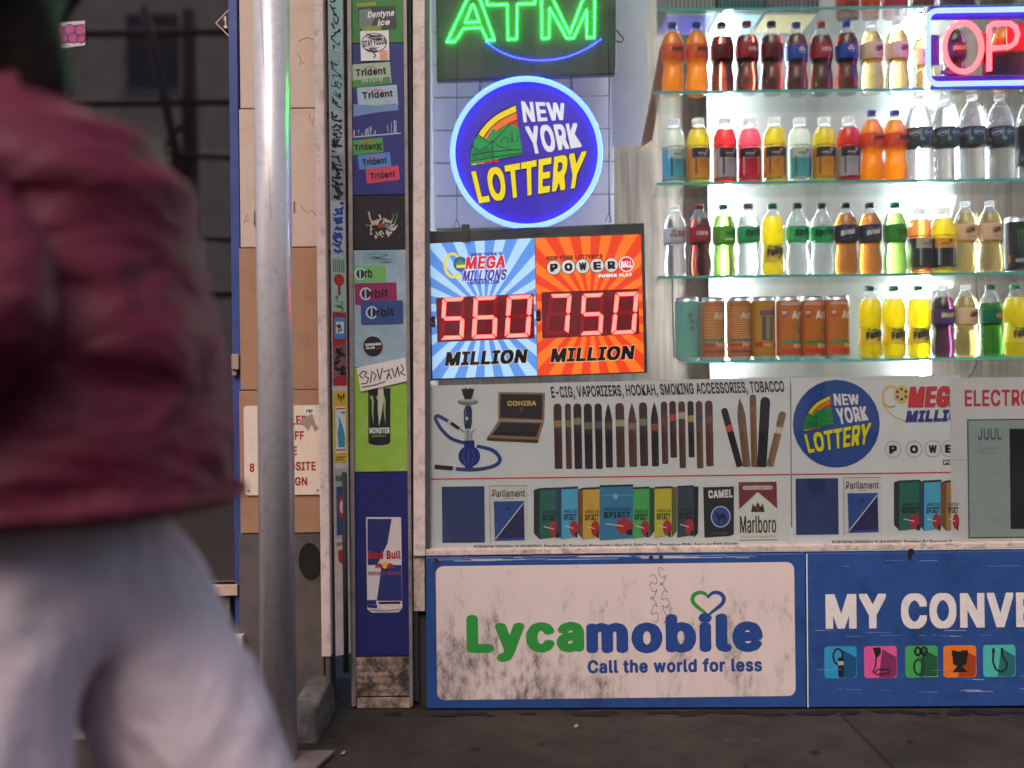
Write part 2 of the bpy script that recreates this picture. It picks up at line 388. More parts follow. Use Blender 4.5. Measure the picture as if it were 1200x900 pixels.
# corridor behind the door glass
m_cor = paint('corridor', (.10, .055, .046, 1), .8, var=.3, scale=2)
b = MB(); X0, X1 = at(-330, 400, .08).x, at(281, 400, .08).x
b.box(X0 - .05, X0, .08, .7, .2, 3.3); b.box(X1, X1 + .02, .21, .7, .2, 3.3); b.box(X0, X1, .68, .73, .2, 3.3); b.box(X0, X1, .08, .68, 3.25, 3.3); b.box(X0, X1, .08, .68, .19, .225)
tag(b.build('corridor', m_cor), 'dim brown hallway behind the blue framed glass door', 'hallway')
b = MB(); b.pxbox(52, -60, 57, 100, .6, .64); tag(b.build('door_jamb', paint('jamb', C(150, 120, 110), .6)), 'pale upright trim inside the dim corridor', 'door jamb')
for nm, lab, fn in (('sticker', 'pink bubble patterned sticker high on the door glass', 0), ('paper_notice', 'small white and red paper on the far left of the door glass', 1), ('warning_sticker', 'diamond outline sticker at the upper corner of the door glass', 2)):
    d = Draw(.038)
    if fn == 0:
        t = thing(nm, at(81, 41, .038), lab, 'sticker'); d.poly([(62, 27), (99.5, 24), (100, 53), (62.5, 58)], pr(168, 160, 170), 0); d.flush('backing', t)
        d.poly([(63, 32), (99, 28), (99.5, 49), (63, 52)], pr(130, 42, 90), 1)
        for x, y, r in ((69, 36, 6), (82, 35, 6.5), (94, 36, 6.5), (75, 45, 5), (68, 47, 4.5), (86, 44, 6), (95, 45, 5)): d.ell(x, y, r, r, pr(150, 62, 112), 2 + r / 50); d.ring(x, y, r, r, .8, pr(88, 24, 64), 3)
        d.flush('bubble_print', t)
    elif fn == 1:
        t = thing(nm, at(0, 231, .038), lab, 'notice'); d.rect(-12, 214, 8, 247, pr(200, 190, 192), 0); d.flush('paper', t)
        d.rect(-11, 219, 7, 228, pr(190, 60, 66), 1)
        for k in range(4): d.rect(-10, 231 + k * 3.6, 6, 232.4 + k * 3.6, pr(120, 96, 104), 1)
        d.flush('print', t)
    else:
        t = thing(nm, at(266, 27, .038), lab, 'sticker'); c = pr(196, 160, 150)
        d.line([(269, 10.5), (253, 27), (269, 43)], 1.2, c, 1); d.flush('outline', t); d.text('1', 262, 19, 266.5, 33, c, 1, .05); d.flush('numeral', t)

# steps
m_step = paint('stair_grey', C(122, 114, 120, 1.3), .7, var=.22, scale=7, dirt=C(70, 64, 66), dirt_amt=.6)
m_nose = paint('nosing', C(188, 176, 176, 1.4), .4, var=.15, scale=25)
xr, xl = at(284, 740, -.02).x, at(-330, 740, -.02).x
st = thing('stoop', ((xl + xr) / 2, -.15, 0), 'grey two step stoop with pale metal nosings below the door', 'steps')
b = MB(); b.box(xl, xr, -.02, .075, -.05, .2); b.build('step', m_step, st, bevel=.004)
b = MB(); b.box(xl, xr - .005, -.25, -.02, -.05, .088); b.build('step', m_step, st, bevel=.004)
b = MB(); b.box(xl, xr, -.024, .01, .19, .2265); b.build('nosing', m_nose, st, bevel=.002)
b = MB(); b.box(xl, xr - .005, -.254, -.22, .078, .111); b.build('nosing', m_nose, st, bevel=.002)
b = MB(); b.box(xl, xr, .01, .075, .2, .218); b.build('tread', m_step, st)

# pole
m_pole = paint('pole_paint', C(198, 194, 198, 1.3), .28, metal=.3, var=.08, scale=6, dirt=C(90, 80, 76), dirt_amt=.3, dirt_scale=34, streak=(3, 3, .2), bump=.03)
pA, pB = at(327.5, 893, -.42), at(314.5, -330, -.42)
po = thing('metal_pole', (pA.x, pA.y, 0), 'round scuffed metal pole standing on the pavement before the tan pier', 'pole')
b = MB(); b.tube([(pA.x, -.42, gz(pA.x) - .01), (pB.x, -.42, pB.z)], .0445, 40); b.build('tube', m_pole, po, True)
b = MB(); b.lathe([(.046, .0), (.052, .0), (.049, .008), (.0452, .014)], (pA.x, -.42, gz(pA.x)), 24); b.build('base_collar', paint('rust', (.09, .06, .045, 1), .8, var=.4, scale=40), po, True)
b = MB()
b.tube([at(308, -30, -.42) + Vector((.0, -.0436, 0)), at(317, 130, -.42) + Vector((.0, -.0446, 0)), at(323, 262, -.42) + Vector((-.001, -.0444, 0))], .0006, 6); b.build('seam', m_dark, po)
# metal plate and grit at the pole foot
o = MB(); x = pA.x; o.add([(x - .05, -.37, gz(x) + .004), (x + .13, -.37, gz(x) + .004), (x + .10, -.50, gz(x) + .004), (x - .05, -.50, gz(x) + .004), (x - .05, -.37, gz(x) + .012), (x + .13, -.37, gz(x) + .012), (x + .10, -.50, gz(x) + .012), (x - .05, -.50, gz(x) + .012)], [(0, 1, 2, 3), (7, 6, 5, 4), (0, 4, 5, 1), (1, 5, 6, 2), (2, 6, 7, 3), (3, 7, 4, 0)])
tag(o.build('foot_plate', paint('plate_grey', C(120, 108, 104), .6, var=.3, scale=20)), 'thin grey plate on the pavement at the foot of the pole', 'plate')

# ------------------------------------------------------------------ gate guide with stickers, ad pillar
m_white = paint('old_white', C(200, 184, 178, 1.35), .5, var=.1, scale=12, dirt=C(110, 92, 84), dirt_amt=.55, dirt_scale=30)
m_groove = paint('groove', (.03, .027, .026, 1), .7, var=.3)
gp = thing('gate_guide', at(383, 770, -.06), 'narrow off white shutter guide covered in stickers beside the gum ads', 'shutter guide')
pa, pb = at(378.5, 770, -.06), at(389.5, 770, -.06); top = at(380, -340, -.06).z
b = MB(); b.box(pa.x - .004, pb.x - .004, -.06, -.02, pa.z, top); b.build('channel', m_white, gp, bevel=.003)
b = MB(); b.box(pa.x + .006, pb.x - .008, -.055, -.02, gz(pa.x) - .01, pa.z - .002); b.build('lower_channel', paint('dirty_grey', C(96, 84, 78), .8, var=.4, scale=25), gp)
b = MB(); b.tube([(at(406, 700, -.01).x, -.03, .12), (at(406, 700, -.01).x, -.03, .7)], .008, 10); b.build('conduit', m_groove, gp, True)
SA_, SB_ = at(388, 330, -.055), at(405.5, 330, -.02)
b = MB(); b.add([(SA_.x, -.0545, pa.z), (SB_.x, -.0195, pa.z), (SB_.x, -.0005, pa.z), (SA_.x, -.0005, pa.z), (SA_.x, -.0545, top), (SB_.x, -.0195, top), (SB_.x, -.0005, top), (SA_.x, -.0005, top)],
    [(3, 2, 1, 0), (4, 5, 6, 7), (0, 1, 5, 4), (1, 2, 6, 5), (2, 3, 7, 6), (3, 0, 4, 7)]); b.build('side_flange', m_white, gp)
def strip_fn(x, y, l):
    u = (x - 388) / 17.0; z = at(396, y, -.04).z
    return Vector((SA_.x + (SB_.x - SA_.x) * u + l * .62, -.055 + .035 * u - l * .78, z))
def strip(nm, lab, y0, y1, bgc, fn, cat='sticker', x0=389, x1=404.5, tilt=0):
    t = thing(nm, strip_fn(396, (y0 + y1) / 2, 0), lab, cat, 'stickers on the shutter guide')
    d = Draw(fn=strip_fn, a=0, lay=.0006); d.poly([(x0, y0 + tilt), (x1, y0 - tilt), (x1, y1 - tilt), (x0, y1 + tilt)], bgc, .5); d.flush('backing', t)
    fn(d); d.flush('print', t)
ink = pr(28, 26, 30)
def scrawl(d, x0, y0, x1, y1, m, n=16, w=1.0, seed=1, lay=1):
    rr = random.Random(seed)
    for k in range(n):
        yy = y0 + (y1 - y0) * (k + .5) / n; p = [(rr.uniform(x0, x1), yy + rr.uniform(-1, 1) * (y1 - y0) / n * 1.1) for _ in range(3)]
        q = []
        for i in range(len(p) - 1):
            for s in range(5):
                u = s / 5; q.append((p[i][0] * (1 - u) + p[i + 1][0] * u, p[i][1] * (1 - u) + p[i + 1][1] * u + math.sin(u * 3.1) * 1.5))
        d.line(q + [p[-1]], w * rr.uniform(.7, 1.4), m, lay + .05 * k)
strip('sticker', 'long mint sticker with black hand drawn tags, topmost on the shutter guide', -120, 60, pr(160, 188, 180), lambda d: scrawl(d, 390, -100, 403, 58, ink, 26, 1.1, 3))
strip('sticker', 'mint sticker with thin black graffiti, second from top on the shutter guide', 62, 128, pr(150, 176, 172), lambda d: scrawl(d, 390, 65, 403, 126, ink, 15, .9, 5))
strip('sticker', 'pale sticker with dense black lettering on the shutter guide', 130, 178, pr(165, 170, 168), lambda d: scrawl(d, 390, 132, 403, 176, ink, 16, 1.6, 8))
strip('sticker', 'grey sticker with swirling black tag on the shutter guide', 180, 234, pr(140, 138, 138), lambda d: scrawl(d, 390, 183, 403, 232, ink, 18, 2.0, 12))
strip('sticker', 'white sticker with blue graffiti on the shutter guide', 236, 298, pr(170, 172, 180), lambda d: scrawl(d, 390, 238, 403, 296, pr(40, 70, 140), 16, 2.2, 15))
def _mush(d):
    for k in range(6): d.rect(390.5 + k * 2.3, 304, 391.6 + k * 2.3, 319, pr(70, 90, 70), 1)
    d.ell(397, 328, 6, 7, pr(160, 40, 36), 1); d.rect(395.6, 333, 398.4, 346, pr(120, 40, 36), 1.3); scrawl(d, 391, 348, 403, 364, pr(60, 100, 66), 6, 1, 4)
strip('sticker', 'pale green sticker with red mushroom shape on the shutter guide', 300, 365, pr(150, 172, 150), _mush)
def _redb(d):
    d.rrect(391, 372, 403, 397, 2, pr(60, 120, 170), 1); d.rrect(392.5, 377, 401.5, 391, 1, pr(190, 205, 215), 2); scrawl(d, 393, 379, 401, 390, ink, 5, .8, 9, 3)
strip('sticker', 'red sticker with blue badge on the shutter guide', 366, 452, pr(150, 34, 36), _redb)
strip('sticker', 'torn white sticker with black wildstyle tag overlapping a red one', 404, 440, pr(205, 200, 200), lambda d: scrawl(d, 390, 407, 403, 438, ink, 10, 2.2, 21, 2.2), tilt=3)
def _yel(d):
    for q in ((393, 462, 396, 470), (396, 464, 399, 474), (399, 462, 402, 470)): d.poly([(q[0], q[1]), (q[2], q[1]), ((q[0] + q[2]) / 2, q[3])], pr(60, 50, 20), 1)
    d.rect(391, 476, 402.5, 531, pr(205, 205, 205), 1); d.rect(391.5, 478, 402, 479.5, pr(170, 40, 40), 2); d.rect(391.5, 526.5, 402, 528, pr(170, 40, 40), 2)
    d.poly([(394, 524), (393, 508), (395, 496), (394, 486), (396.5, 492), (399, 500), (401.5, 512), (401, 524)], pr(60, 130, 160), 2); d.text('NY', 398, 482, 401.5, 485.5, ink, 2, .05)
    d.rect(391, 535, 402, 536.5, pr(120, 100, 20), 1); d.rect(391, 538, 400, 539.3, pr(120, 100, 20), 1)
strip('sticker', 'yellow sticker with a blue statue picture on the shutter guide', 458, 542, pr(190, 160, 40), _yel)
def _parl(d):
    d.text('Parliament', 390.5, 556, 403, 564, ink, 1, .03); d.rect(391, 570, 402.5, 627, pr(50, 66, 108), 1); d.ell(397, 594, 4.5, 13, pr(170, 44, 44), 2); d.ell(397, 594, 2.5, 7.5, pr(200, 180, 190), 3)
strip('sticker', 'cigarette pack sticker with red seal on the shutter guide', 549, 630, pr(150, 152, 150), _parl)
strip('sticker', 'white sticker with red crest, lowest on the shutter guide', 632, 664, pr(185, 172, 162), lambda d: (d.text('NYC', 391, 635, 402, 640, ink, 1, .03), d.poly([(392, 645), (401.5, 643), (402, 656), (397, 662), (392.5, 657)], pr(150, 50, 40), 1)))

pil = thing('ad_pillar', at(444, 828, -.006), 'narrow aluminium framed pillar faced with gum and drink ads', 'pillar')
b = MB(); b.pxbox(405, -340, 484, 822, .004, .25); b.build('core', m_groove, pil)
m_alu = paint('aluminium', C(150, 140, 136, 1.2), .4, metal=.4, var=.12, scale=20, dirt=C(70, 60, 54), dirt_amt=.6, dirt_scale=22)
b = MB(); b.quad_box([(404.5, -340), (409.5, -340), (417, 828), (412, 828)], -.012, .004); b.build('trim_strip', m_alu, pil, bevel=.001)
b = MB(); b.quad_box([(469.5, -340), (473.5, -340), (484, 828), (480, 828)], -.012, .004); b.build('trim_strip', m_alu, pil, bevel=.001)
YP = -.006
def col_x(y, side): return (409.5 + 7.5 * (y + 340) / 1168.) if side == 0 else (469.5 + 10.5 * (y + 340) / 1168.)
def col_poster(nm, lab, y0, y1, m, cat='poster'):
    t = thing(nm, at(442, (y0 + y1) / 2, YP), lab, cat, 'ad panels on the pillar')
    b = MB(); b.quad_box([(col_x(y0, 0), y0 + .4), (col_x(y0, 1), y0 - .4), (col_x(y1, 1), y1 - 1), (col_x(y1, 0), y1 - .2)], YP, .003); b.build('sheet', m, t)
    return t, Draw(YP)
navy = paint('navy_panel', C(40, 46, 104, 1.5), .35, var=.12, scale=25, dirt=C(90, 90, 130), dirt_amt=.25, dirt_scale=30)
t, d = col_poster('gum_poster', 'dark blue panel picturing five fruit and mint gum packs', 51, 228.6, navy)
def pack(d, x0, y0, x1, y1, c, txt, tc, ang=3, arc=True, sub=None, b=.05):
    d.rrect(x0, y0, x1, y1, 1.5, c, 1, ang); w, h = x1 - x0, y1 - y0; cx, cyy = (x0 + x1) / 2, (y0 + y1) / 2
    if arc: d.ring(cx, cyy - h * .02, w * .2, h * .32, 1.1, pr(190, 60, 60), 2, 12, 190, 350)
    d.text(txt, x0 + w * .12, cyy - h * (.28 if sub else .2), x1 - w * .12, cyy + h * (.05 if sub else .25), tc, 3, b, ang)
    if sub: d.text(sub, x0 + w * .26, cyy + h * .08, x1 - w * .2, cyy + h * .36, pr(150, 180, 160), 3, .01, ang)
pack(d, 411, 74, 458, 100, pr(140, 158, 140), 'Trident', ink, 4, True, 'White')
d.poly([(411, 95), (430, 92), (457, 90), (458, 98), (412, 103)], pr(66, 120, 66), 1.5); d.flush('gum_pack_print', t)
pack(d, 419, 101, 466, 126, pr(140, 158, 174), 'Trident', ink, 4, True, 'White')
d.poly([(414, 122), (440, 124), (466, 121), (467, 129), (440, 132), (414, 137)], pr(96, 120, 160), 1.5); d.flush('gum_pack_print', t)
pack(d, 410.5, 163, 449, 180, pr(70, 130, 60), 'Trident', ink, 5); d.text('X', 441, 168, 448, 176, pr(30, 60, 30), 3, .06, 5); d.flush('gum_pack_print', t)
pack(d, 420, 180, 458, 197, pr(70, 110, 170), 'Trident', ink, 5); d.flush('gum_pack_print', t)
pack(d, 429, 196, 468, 213, pr(176, 50, 84), 'Trident', ink, 6); d.flush('gum_pack_print', t)
rr = random.Random(4)
for k in range(26):
    x = 411 + rr.random() * 57; y = 160 - rr.random() * (16 if x > 440 else 8); d.line([(x, 160 - (x - 411) * .06), (x + rr.uniform(-1, 1), y - 4)], rr.uniform(.4, 1.6), pr(150, 156, 176), 1)
d.line([(411, 161), (440, 158.5), (470, 156)], 1.6, pr(150, 150, 165), 1.2); d.flush('scrape_marks', t)
t, d = col_poster('gum_poster', 'green panel with a dark mint gum pack, topmost on the pillar', -340, 50.6, paint('green_panel', C(52, 110, 52, 1.5), .35, var=.15, scale=25))
d.rrect(420, 8, 464, 35, 1.5, pr(44, 52, 50), 1, 3); d.poly([(421, 12), (434, 10), (440, 20), (434, 32), (421, 34)], pr(96, 112, 106), 1.5)
d.text('Dentyne', 431, 12.5, 462, 22, pr(205, 210, 205), 3, .04, 4, 1); d.text('ice', 443, 22.5, 457, 30, pr(205, 210, 205), 3, .05, 4, 1); d.flush('gum_pack_print', t)
d.rrect(418, 3, 441, 7.5, .8, pr(120, 130, 40), 2, 4); d.flush('flavour_flash', t); d.rrect(424, 30.5, 447, 36, .8, pr(120, 130, 40), 2, 4); d.flush('flavour_flash', t)
s = thing('sticker', at(439, 53, YP - .002), 'square white sticker with a brain drawn from letters', 'sticker')
d = Draw(YP - .0035); d.rect(422.5, 36, 456, 71, pr(200, 200, 198), .5, 1); d.flush('backing', s)
d.ell(438.5, 50, 15, 11.5, ink, 1); d.ell(438.5, 50, 14, 10.5, pr(200, 200, 198), 2); d.text('STAY FOCUS', 425.5, 46, 452.5, 53.5, ink, 3, .05, 8)
scrawl(d, 428, 40, 449, 46, ink, 8, .7, 2, 3); scrawl(d, 428, 54.5, 447, 60, ink, 7, .7, 3, 3); d.line([(437, 60), (440, 65), (438, 68)], 1.4, ink, 3); d.rect(445, 59, 454.5, 69.5, pr(196, 130, 112), 3); d.flush('brain_print', s)
t, d = col_poster('scuffed_poster', 'black panel with a burnt white scrape at its middle', 229, 292.6, paint('black_panel', C(34, 30, 34, 1.3), .4, var=.3, scale=30))
for k in range(60):
    a = rr.uniform(0, 6.28); r0 = rr.uniform(.6, 1.0); x, y = 447 + math.cos(a) * 17 * r0, 268 + math.sin(a) * 11 * r0
    d.line([(x, y), (x + rr.uniform(-4, 4), y + rr.uniform(-6, 2.5))], rr.uniform(.4, 2), pr(170, 160, 150), 1 + .03 * k)
d.line([(432, 248), (434, 257), (438, 262), (446, 264), (452, 258)], 2, pr(150, 140, 130), 1.5); d.rect(443, 262, 450, 267, pr(130, 46, 40), 3); d.rect(451, 262, 456, 267, pr(90, 100, 120), 3)
d.line([(459, 250), (462, 253), (459, 258)], 1.2, pr(70, 120, 70), 3); d.line([(464, 249), (466, 254), (463, 259)], 1.2, pr(70, 110, 70), 3); d.flush('scrape_marks', t)
t, d = col_poster('gum_poster', 'pale blue faded panel with green, maroon and blue gum packs', 293, 430, paint('paleblue_panel', C(128, 150, 164, 1.4), .4, var=.14, scale=14, dirt=C(190, 182, 170, 1.3), dirt_amt=.7, dirt_scale=12))
d.rrect(425, 293.5, 463, 308, 1, pr(110, 136, 150), 1, 1); scrawl(d, 428, 296, 460, 306, pr(70, 90, 104), 6, .8, 6, 2); d.flush('gum_pack_print', t)
for y0, y1, x0, x1, c in ((311, 331, 412, 452, pr(96, 150, 84)), (331.5, 357, 416, 465, pr(120, 32, 72)), (352.5, 380, 423, 472.5, pr(42, 62, 112))):
    cx, cyy = x0 + (x1 - x0) * .26, (y0 + y1) / 2; L = 1 if y0 != 352.5 else 3.2
    d.rrect(x0, y0, x1, y1, 2, c, L, 1); d.ring(cx, cyy, 6.2, 6.6, 1.6, pr(150, 175, 190), L + 1); d.ell(cx, cyy, 4.4, 5.2, ink, L + 1); d.rect(cx - 1.2, cyy - 5, cx + .6, cyy + 5, pr(140, 165, 190), L + 1.6)
    d.text('rbit' if y0 > 320 else 'rb', cx + 5, cyy - 6, cx + (26 if y0 > 320 else 14), cyy + 4.5, ink, L + 1, .05, 2)
    d.flush('gum_pack_print', t)
s = thing('sticker', at(437, 405, YP - .002), 'round black club sticker on the faded pale panel', 'sticker')
d = Draw(YP - .0025); d.ell(437, 405.5, 11.2, 11.4, pr(26, 24, 26), .5); d.flush('backing', s)
d.text('CANNABIS', 428, 402, 446.5, 405, pr(200, 196, 196), 1, .06, 3); d.text('CLUB', 429, 406.2, 439, 409, pr(200, 196, 196), 1, .06, 3); d.line([(440, 409), (447, 407)], .8, pr(170, 40, 44), 1); d.flush('lettering', s)
t, d = col_poster('drink_poster', 'bright green panel picturing a tall black drink can', 430.4, 553, paint('lime_panel', C(122, 160, 56, 1.45), .4, var=.1, scale=25, dirt=C(170, 180, 120, 1.2), dirt_amt=.5, dirt_scale=10))
d.poly([(431.5, 455), (457.5, 455), (457.5, 518), (454, 522), (435, 522), (431.5, 518)], pr(24, 25, 26), 1); d.line([(434.5, 521.5), (444, 523.5), (454.5, 521.5)], 1.6, pr(150, 146, 136), 1.5); d.line([(433, 457), (433, 517)], 1.2, pr(52, 54, 54), 1.5)
for x in (437, 444, 451): d.line([(x - 2, 464), (x, 470), (x - .5, 482), (x + .8, 496)], [3.2, 2.4, 1.8, .4], pr(120, 150, 86), 2)
d.poly([(443, 453), (449, 453), (450, 468), (446, 492), (444, 500), (443, 470)], pr(160, 160, 140), 2.5)
d.text('MONSTER', 433, 501, 456.5, 508, pr(180, 184, 178), 3, .05); d.text('ENERGY', 436, 509.5, 453, 512, pr(110, 140, 90), 3, .03); d.flush('can_print', t)
s = thing('sticker', at(448, 440, YP - .002), 'tilted white slap sticker with black graffiti letters above the can', 'sticker')
d = Draw(YP - .004); d.poly([(417.5, 431), (475, 419), (477.5, 446.5), (423, 459)], pr(190, 182, 178), .5); d.flush('backing', s)
for pts in (((426, 444), (421, 440), (425, 435), (430, 436), (427, 441), (432, 443), (430, 449), (423, 450)), ((434, 449), (436, 435), (441, 440), (438, 446)), ((442, 432), (445, 446), (448, 431)), ((449, 436), (457, 433), (453, 445), (456, 438), (459, 444)), ((459, 431), (463, 443), (466, 429), (468, 441)), ((470, 427), (473, 433), (469, 437), (475, 440)), ((424, 454), (440, 451), (452, 447))):
    q = []
    for i in range(len(pts) - 1):
        for k in range(4): u = k / 4; q.append((pts[i][0] * (1 - u) + pts[i + 1][0] * u, pts[i][1] * (1 - u) + pts[i + 1][1] * u))
    d.line(q + [pts[-1]], 1.3, ink, 1.2); 
d.flush('graffiti_print', s)
t, d = col_poster('drink_poster', 'navy panel picturing a slim silver and blue drink can', 553.6, 769, paint('navy_low', C(32, 36, 92, 1.45), .4, var=.16, scale=18, dirt=C(60, 54, 60), dirt_amt=.5, dirt_scale=8))
sil, nv = pr(178, 170, 168), pr(36, 42, 92)
d.poly([(429, 606), (470, 606), (471.5, 712), (467, 717.5), (436, 718), (430.5, 714)], sil, 1)
d.poly([(430.5, 608), (459, 608), (454, 637), (442, 662), (430.8, 662)], nv, 2); d.poly([(447, 662), (470.5, 662), (471.2, 704), (441.5, 704), (445, 680)], nv, 2)
d.rect(430.5, 703, 441, 708.5, nv, 2.4); d.poly([(430.6, 708.6), (442, 709), (442, 713), (431, 712)], nv, 2.4)
d.text('Red', 431, 645.5, 449, 655, pr(140, 36, 44), 3, .06); d.text('Bull', 453, 645, 469.5, 655, pr(140, 36, 44), 3, .06)
d.ell(451, 662, 3.4, 4.2, pr(196, 150, 50), 3)
for sgn in (-1, 1): d.poly([(451 + sgn * 2, 664), (451 + sgn * 5, 659.5), (451 + sgn * 10, 661.5), (451 + sgn * 12, 666), (451 + sgn * 8, 664.5), (451 + sgn * 4, 666.5)], pr(150, 40, 44), 3.4)
d.text('ENERGY DRINK', 432, 669.5, 470, 674, pr(120, 60, 80), 3, .03); d.line([(443, 706.5), (470.5, 706)], 2.4, sil, 3); d.rect(444, 705, 469, 707.4, sil, 3)
d.line([(433, 714.5), (450, 716), (468, 714)], 1.2, pr(110, 106, 106), 3); d.flush('can_print', t)
m_grime = paint('grimy_panel', C(160, 138, 122, 1.3), .8, var=.4, scale=30, dirt=(.04, .032, .028, 1), dirt_amt=1, dirt_scale=17)
for n_ in m_grime.node_tree.nodes:
    if n_.type == 'MAP_RANGE' and abs(n_.inputs[1].default_value - .5) < 1e-4: n_.inputs[1].default_value = .42; n_.inputs[2].default_value = .6
t, d = col_poster('health_notice', 'grimy cream panel with worn health warning at the pillar foot', 770, 816, m_grime)
for i, ln in enumerate(('SURGEON GENERAL WARNING', 'Smoking by Pregnant Women', 'May Result in Fetal Injury', 'Premature Birth, And Low', 'Birth Weight.')):
    d.text(ln, 418.5, 774 + i * 8.2, 478.5 - (22 if i == 4 else i % 2 * 3), 780 + i * 8.2, paint('worn_ink', C(76, 64, 56), .8, var=.5, scale=60), 1, .01)
d.flush('lettering', t)
b = MB(); b.quad_box([(418, 818), (481, 817.5), (481.5, 829.5), (418.5, 830)], YP - .002, .003); tag(b.build('kick_plate', m_grime, None, bevel=.001), 'stained strip of board under the warning panel', 'board', 'ad panels on the pillar')
# ------------------------------------------------------------------ shop front
sf = thing('corner_shop', (.8, .1, 0), 'shop front with a lit drinks window above a blue sign base', 'shop front')
RX = 1330
m_wall = paint('dark_wall', (.05, .047, .046, 1), .8, var=.3)
b = MB(); b.pxbox(484, 651, RX, 845, .02, .3); b.build('base_wall', m_wall, sf)
b = MB(); b.quad_box([(483.5, -340), (497.5, -340), (498.5, 652), (484.5, 652)], -.012, .05); b.build('window_post', m_white, sf, bevel=.003)
b = MB(); b.quad_box([(484.5, 652.5), (497.5, 652.5), (497.8, 716), (485, 716)], -.002, .019); b.build('post_foot', paint('grimy_white', C(178, 160, 150, 1.3), .7, var=.25, scale=25, dirt=(.06, .05, .045, 1), dirt_amt=.9, dirt_scale=28), sf)
b = MB(); b.quad_box([(497.6, -340), (502.5, -340), (503.5, 645), (498.8, 645)], -.006, .03); b.build('window_edge', paint('edge_grey', C(96, 92, 96), .4, metal=.3, var=.15), sf)
m_ledge = paint('ledge', C(196, 176, 168, 1.35), .6, var=.2, scale=30, dirt=C(70, 60, 56), dirt_amt=.8, dirt_scale=40)
b = MB(); b.quad_box([(499, 644.3), (RX, 634), (RX, 640.5), (499, 651.5)], -.016, .03); b.build('ledge', m_ledge, sf, bevel=.002)
# alcove shell
m_wood = paint('grey_woodgrain', C(126, 116, 108, 1.1), .6, var=.5, scale=7, streak=(9, 9, .4))
m_intw = paint('inner_white', (.62, .62, .62, 1), .7, var=.06)
x0, x1 = at(498, 450, .02).x, at(RX, 450, .02).x + .25; z0, z1 = at(700, 652, .02).z, 2.62
YB = .56
def ibox(nm, *a, m=m_intw): b = MB(); b.box(*a); return b.build(nm, m, sf)
ibox('back_wall', x0, x1, YB, YB + .03, z0, z1, m=m_wood)
ibox('side_wall', x0 - .03, x0 - .0, .055, YB, z0, z1)
ibox('side_wall', x1, x1 + .03, .0, YB, z0, z1)
ibox('window_floor', x0, x1, .04, YB, z0 - .03, z0)
ibox('window_ceiling', x0, x1, .0, YB, z1, z1 + .03)
ibox('upper_wall', x0 - .05, x1, -.01, .3, z1 + .03, 3.6, m=m_wall)
# white light backing between the tubes, with folded reflector wings
wb = thing('backing_panel', at(950, 440, .47), 'bright white backing board behind the middle of the bottle shelves', 'panel')
b = MB(); p0, p1 = at(832, 450, .47), at(1084, 450, .47)
b.box(p0.x, p1.x, .47, .478, at(950, 450, .47).z, 2.6); b.build('board', paint('reflector_white', (.24, .25, .25, 1), .6, var=.03), wb)
for zc, dz in ((1.30, .05), (1.54, .05), (1.80, .05), (1.07, .05), (2.06, .05)):
    b = MB(); v = [(p1.x + .002, .470, zc - dz), (p1.x + .002, .470, zc + dz), (p1.x + .10, .43, zc + dz * .55), (p1.x + .08, .43, zc - dz * .9)]
    v += [(a, y + .004, z) for a, y, z in v]; b.add(v, [(0, 3, 2, 1), (4, 5, 6, 7), (0, 1, 5, 4), (1, 2, 6, 5), (2, 3, 7, 6), (3, 0, 4, 7)]); b.build('reflector_wing', paint('reflector_white', (1, 1, 1, 1)), wb)

# window glass: clear pane, plus an added film that spreads glow round the lamps
m_win = pane_mat('window_glass', (.97, .985, .98, 1), 1.75)
wx0, wx1, wz0, wz1 = at(499, 450, 0).x, at(RX, 450, 0).x, at(700, 643, 0).z, 2.62
b = MB(); b.box(wx0, wx1, .0, .005, wz0, wz1); wg = b.build('window_glass', m_win, sf)
m, t_, bs = newmat('glow_film'); out = t_.nodes['Material Output']; t_.nodes.remove(bs)
tr = N(t_, 'BsdfTransparent'); rf = N(t_, 'BsdfRefraction'); rf.inputs['IOR'].default_value = 1.09; rf.inputs['Roughness'].default_value = .38
df = N(t_, 'BsdfDiffuse'); df.inputs[0].default_value = (.6, .58, .56, 1)
ns = N(t_, 'TexNoise'); ns.inputs['Scale'].default_value = 4; ns.inputs['Detail'].default_value = 8; gg = N(t_, 'NewGeometry'); t_.links.new(gg.outputs['Position'], ns.inputs['Vector'])
mr = N(t_, 'MapRange'); mr.inputs[1].default_value = .45; mr.inputs[2].default_value = .75; mr.inputs[3].default_value = .006; mr.inputs[4].default_value = .04; t_.links.new(ns.outputs[0], mr.inputs[0])
m1 = N(t_, 'MixShader'); m1.inputs[0].default_value = .16; t_.links.new(tr.outputs[0], m1.inputs[1]); t_.links.new(rf.outputs[0], m1.inputs[2])
m2 = N(t_, 'MixShader'); t_.links.new(mr.outputs[0], m2.inputs[0]); t_.links.new(m1.outputs[0], m2.inputs[1]); t_.links.new(df.outputs[0], m2.inputs[2]); t_.links.new(m2.outputs[0], out.inputs[0])
fz0 = at(700, 446, .007).z
mk('glow_film', [(wx0, .0075, fz0), (wx1, .0075, fz0), (wx1, .0075, wz1), (wx0, .0075, wz1)], [(0, 1, 2, 3)], m, sf)

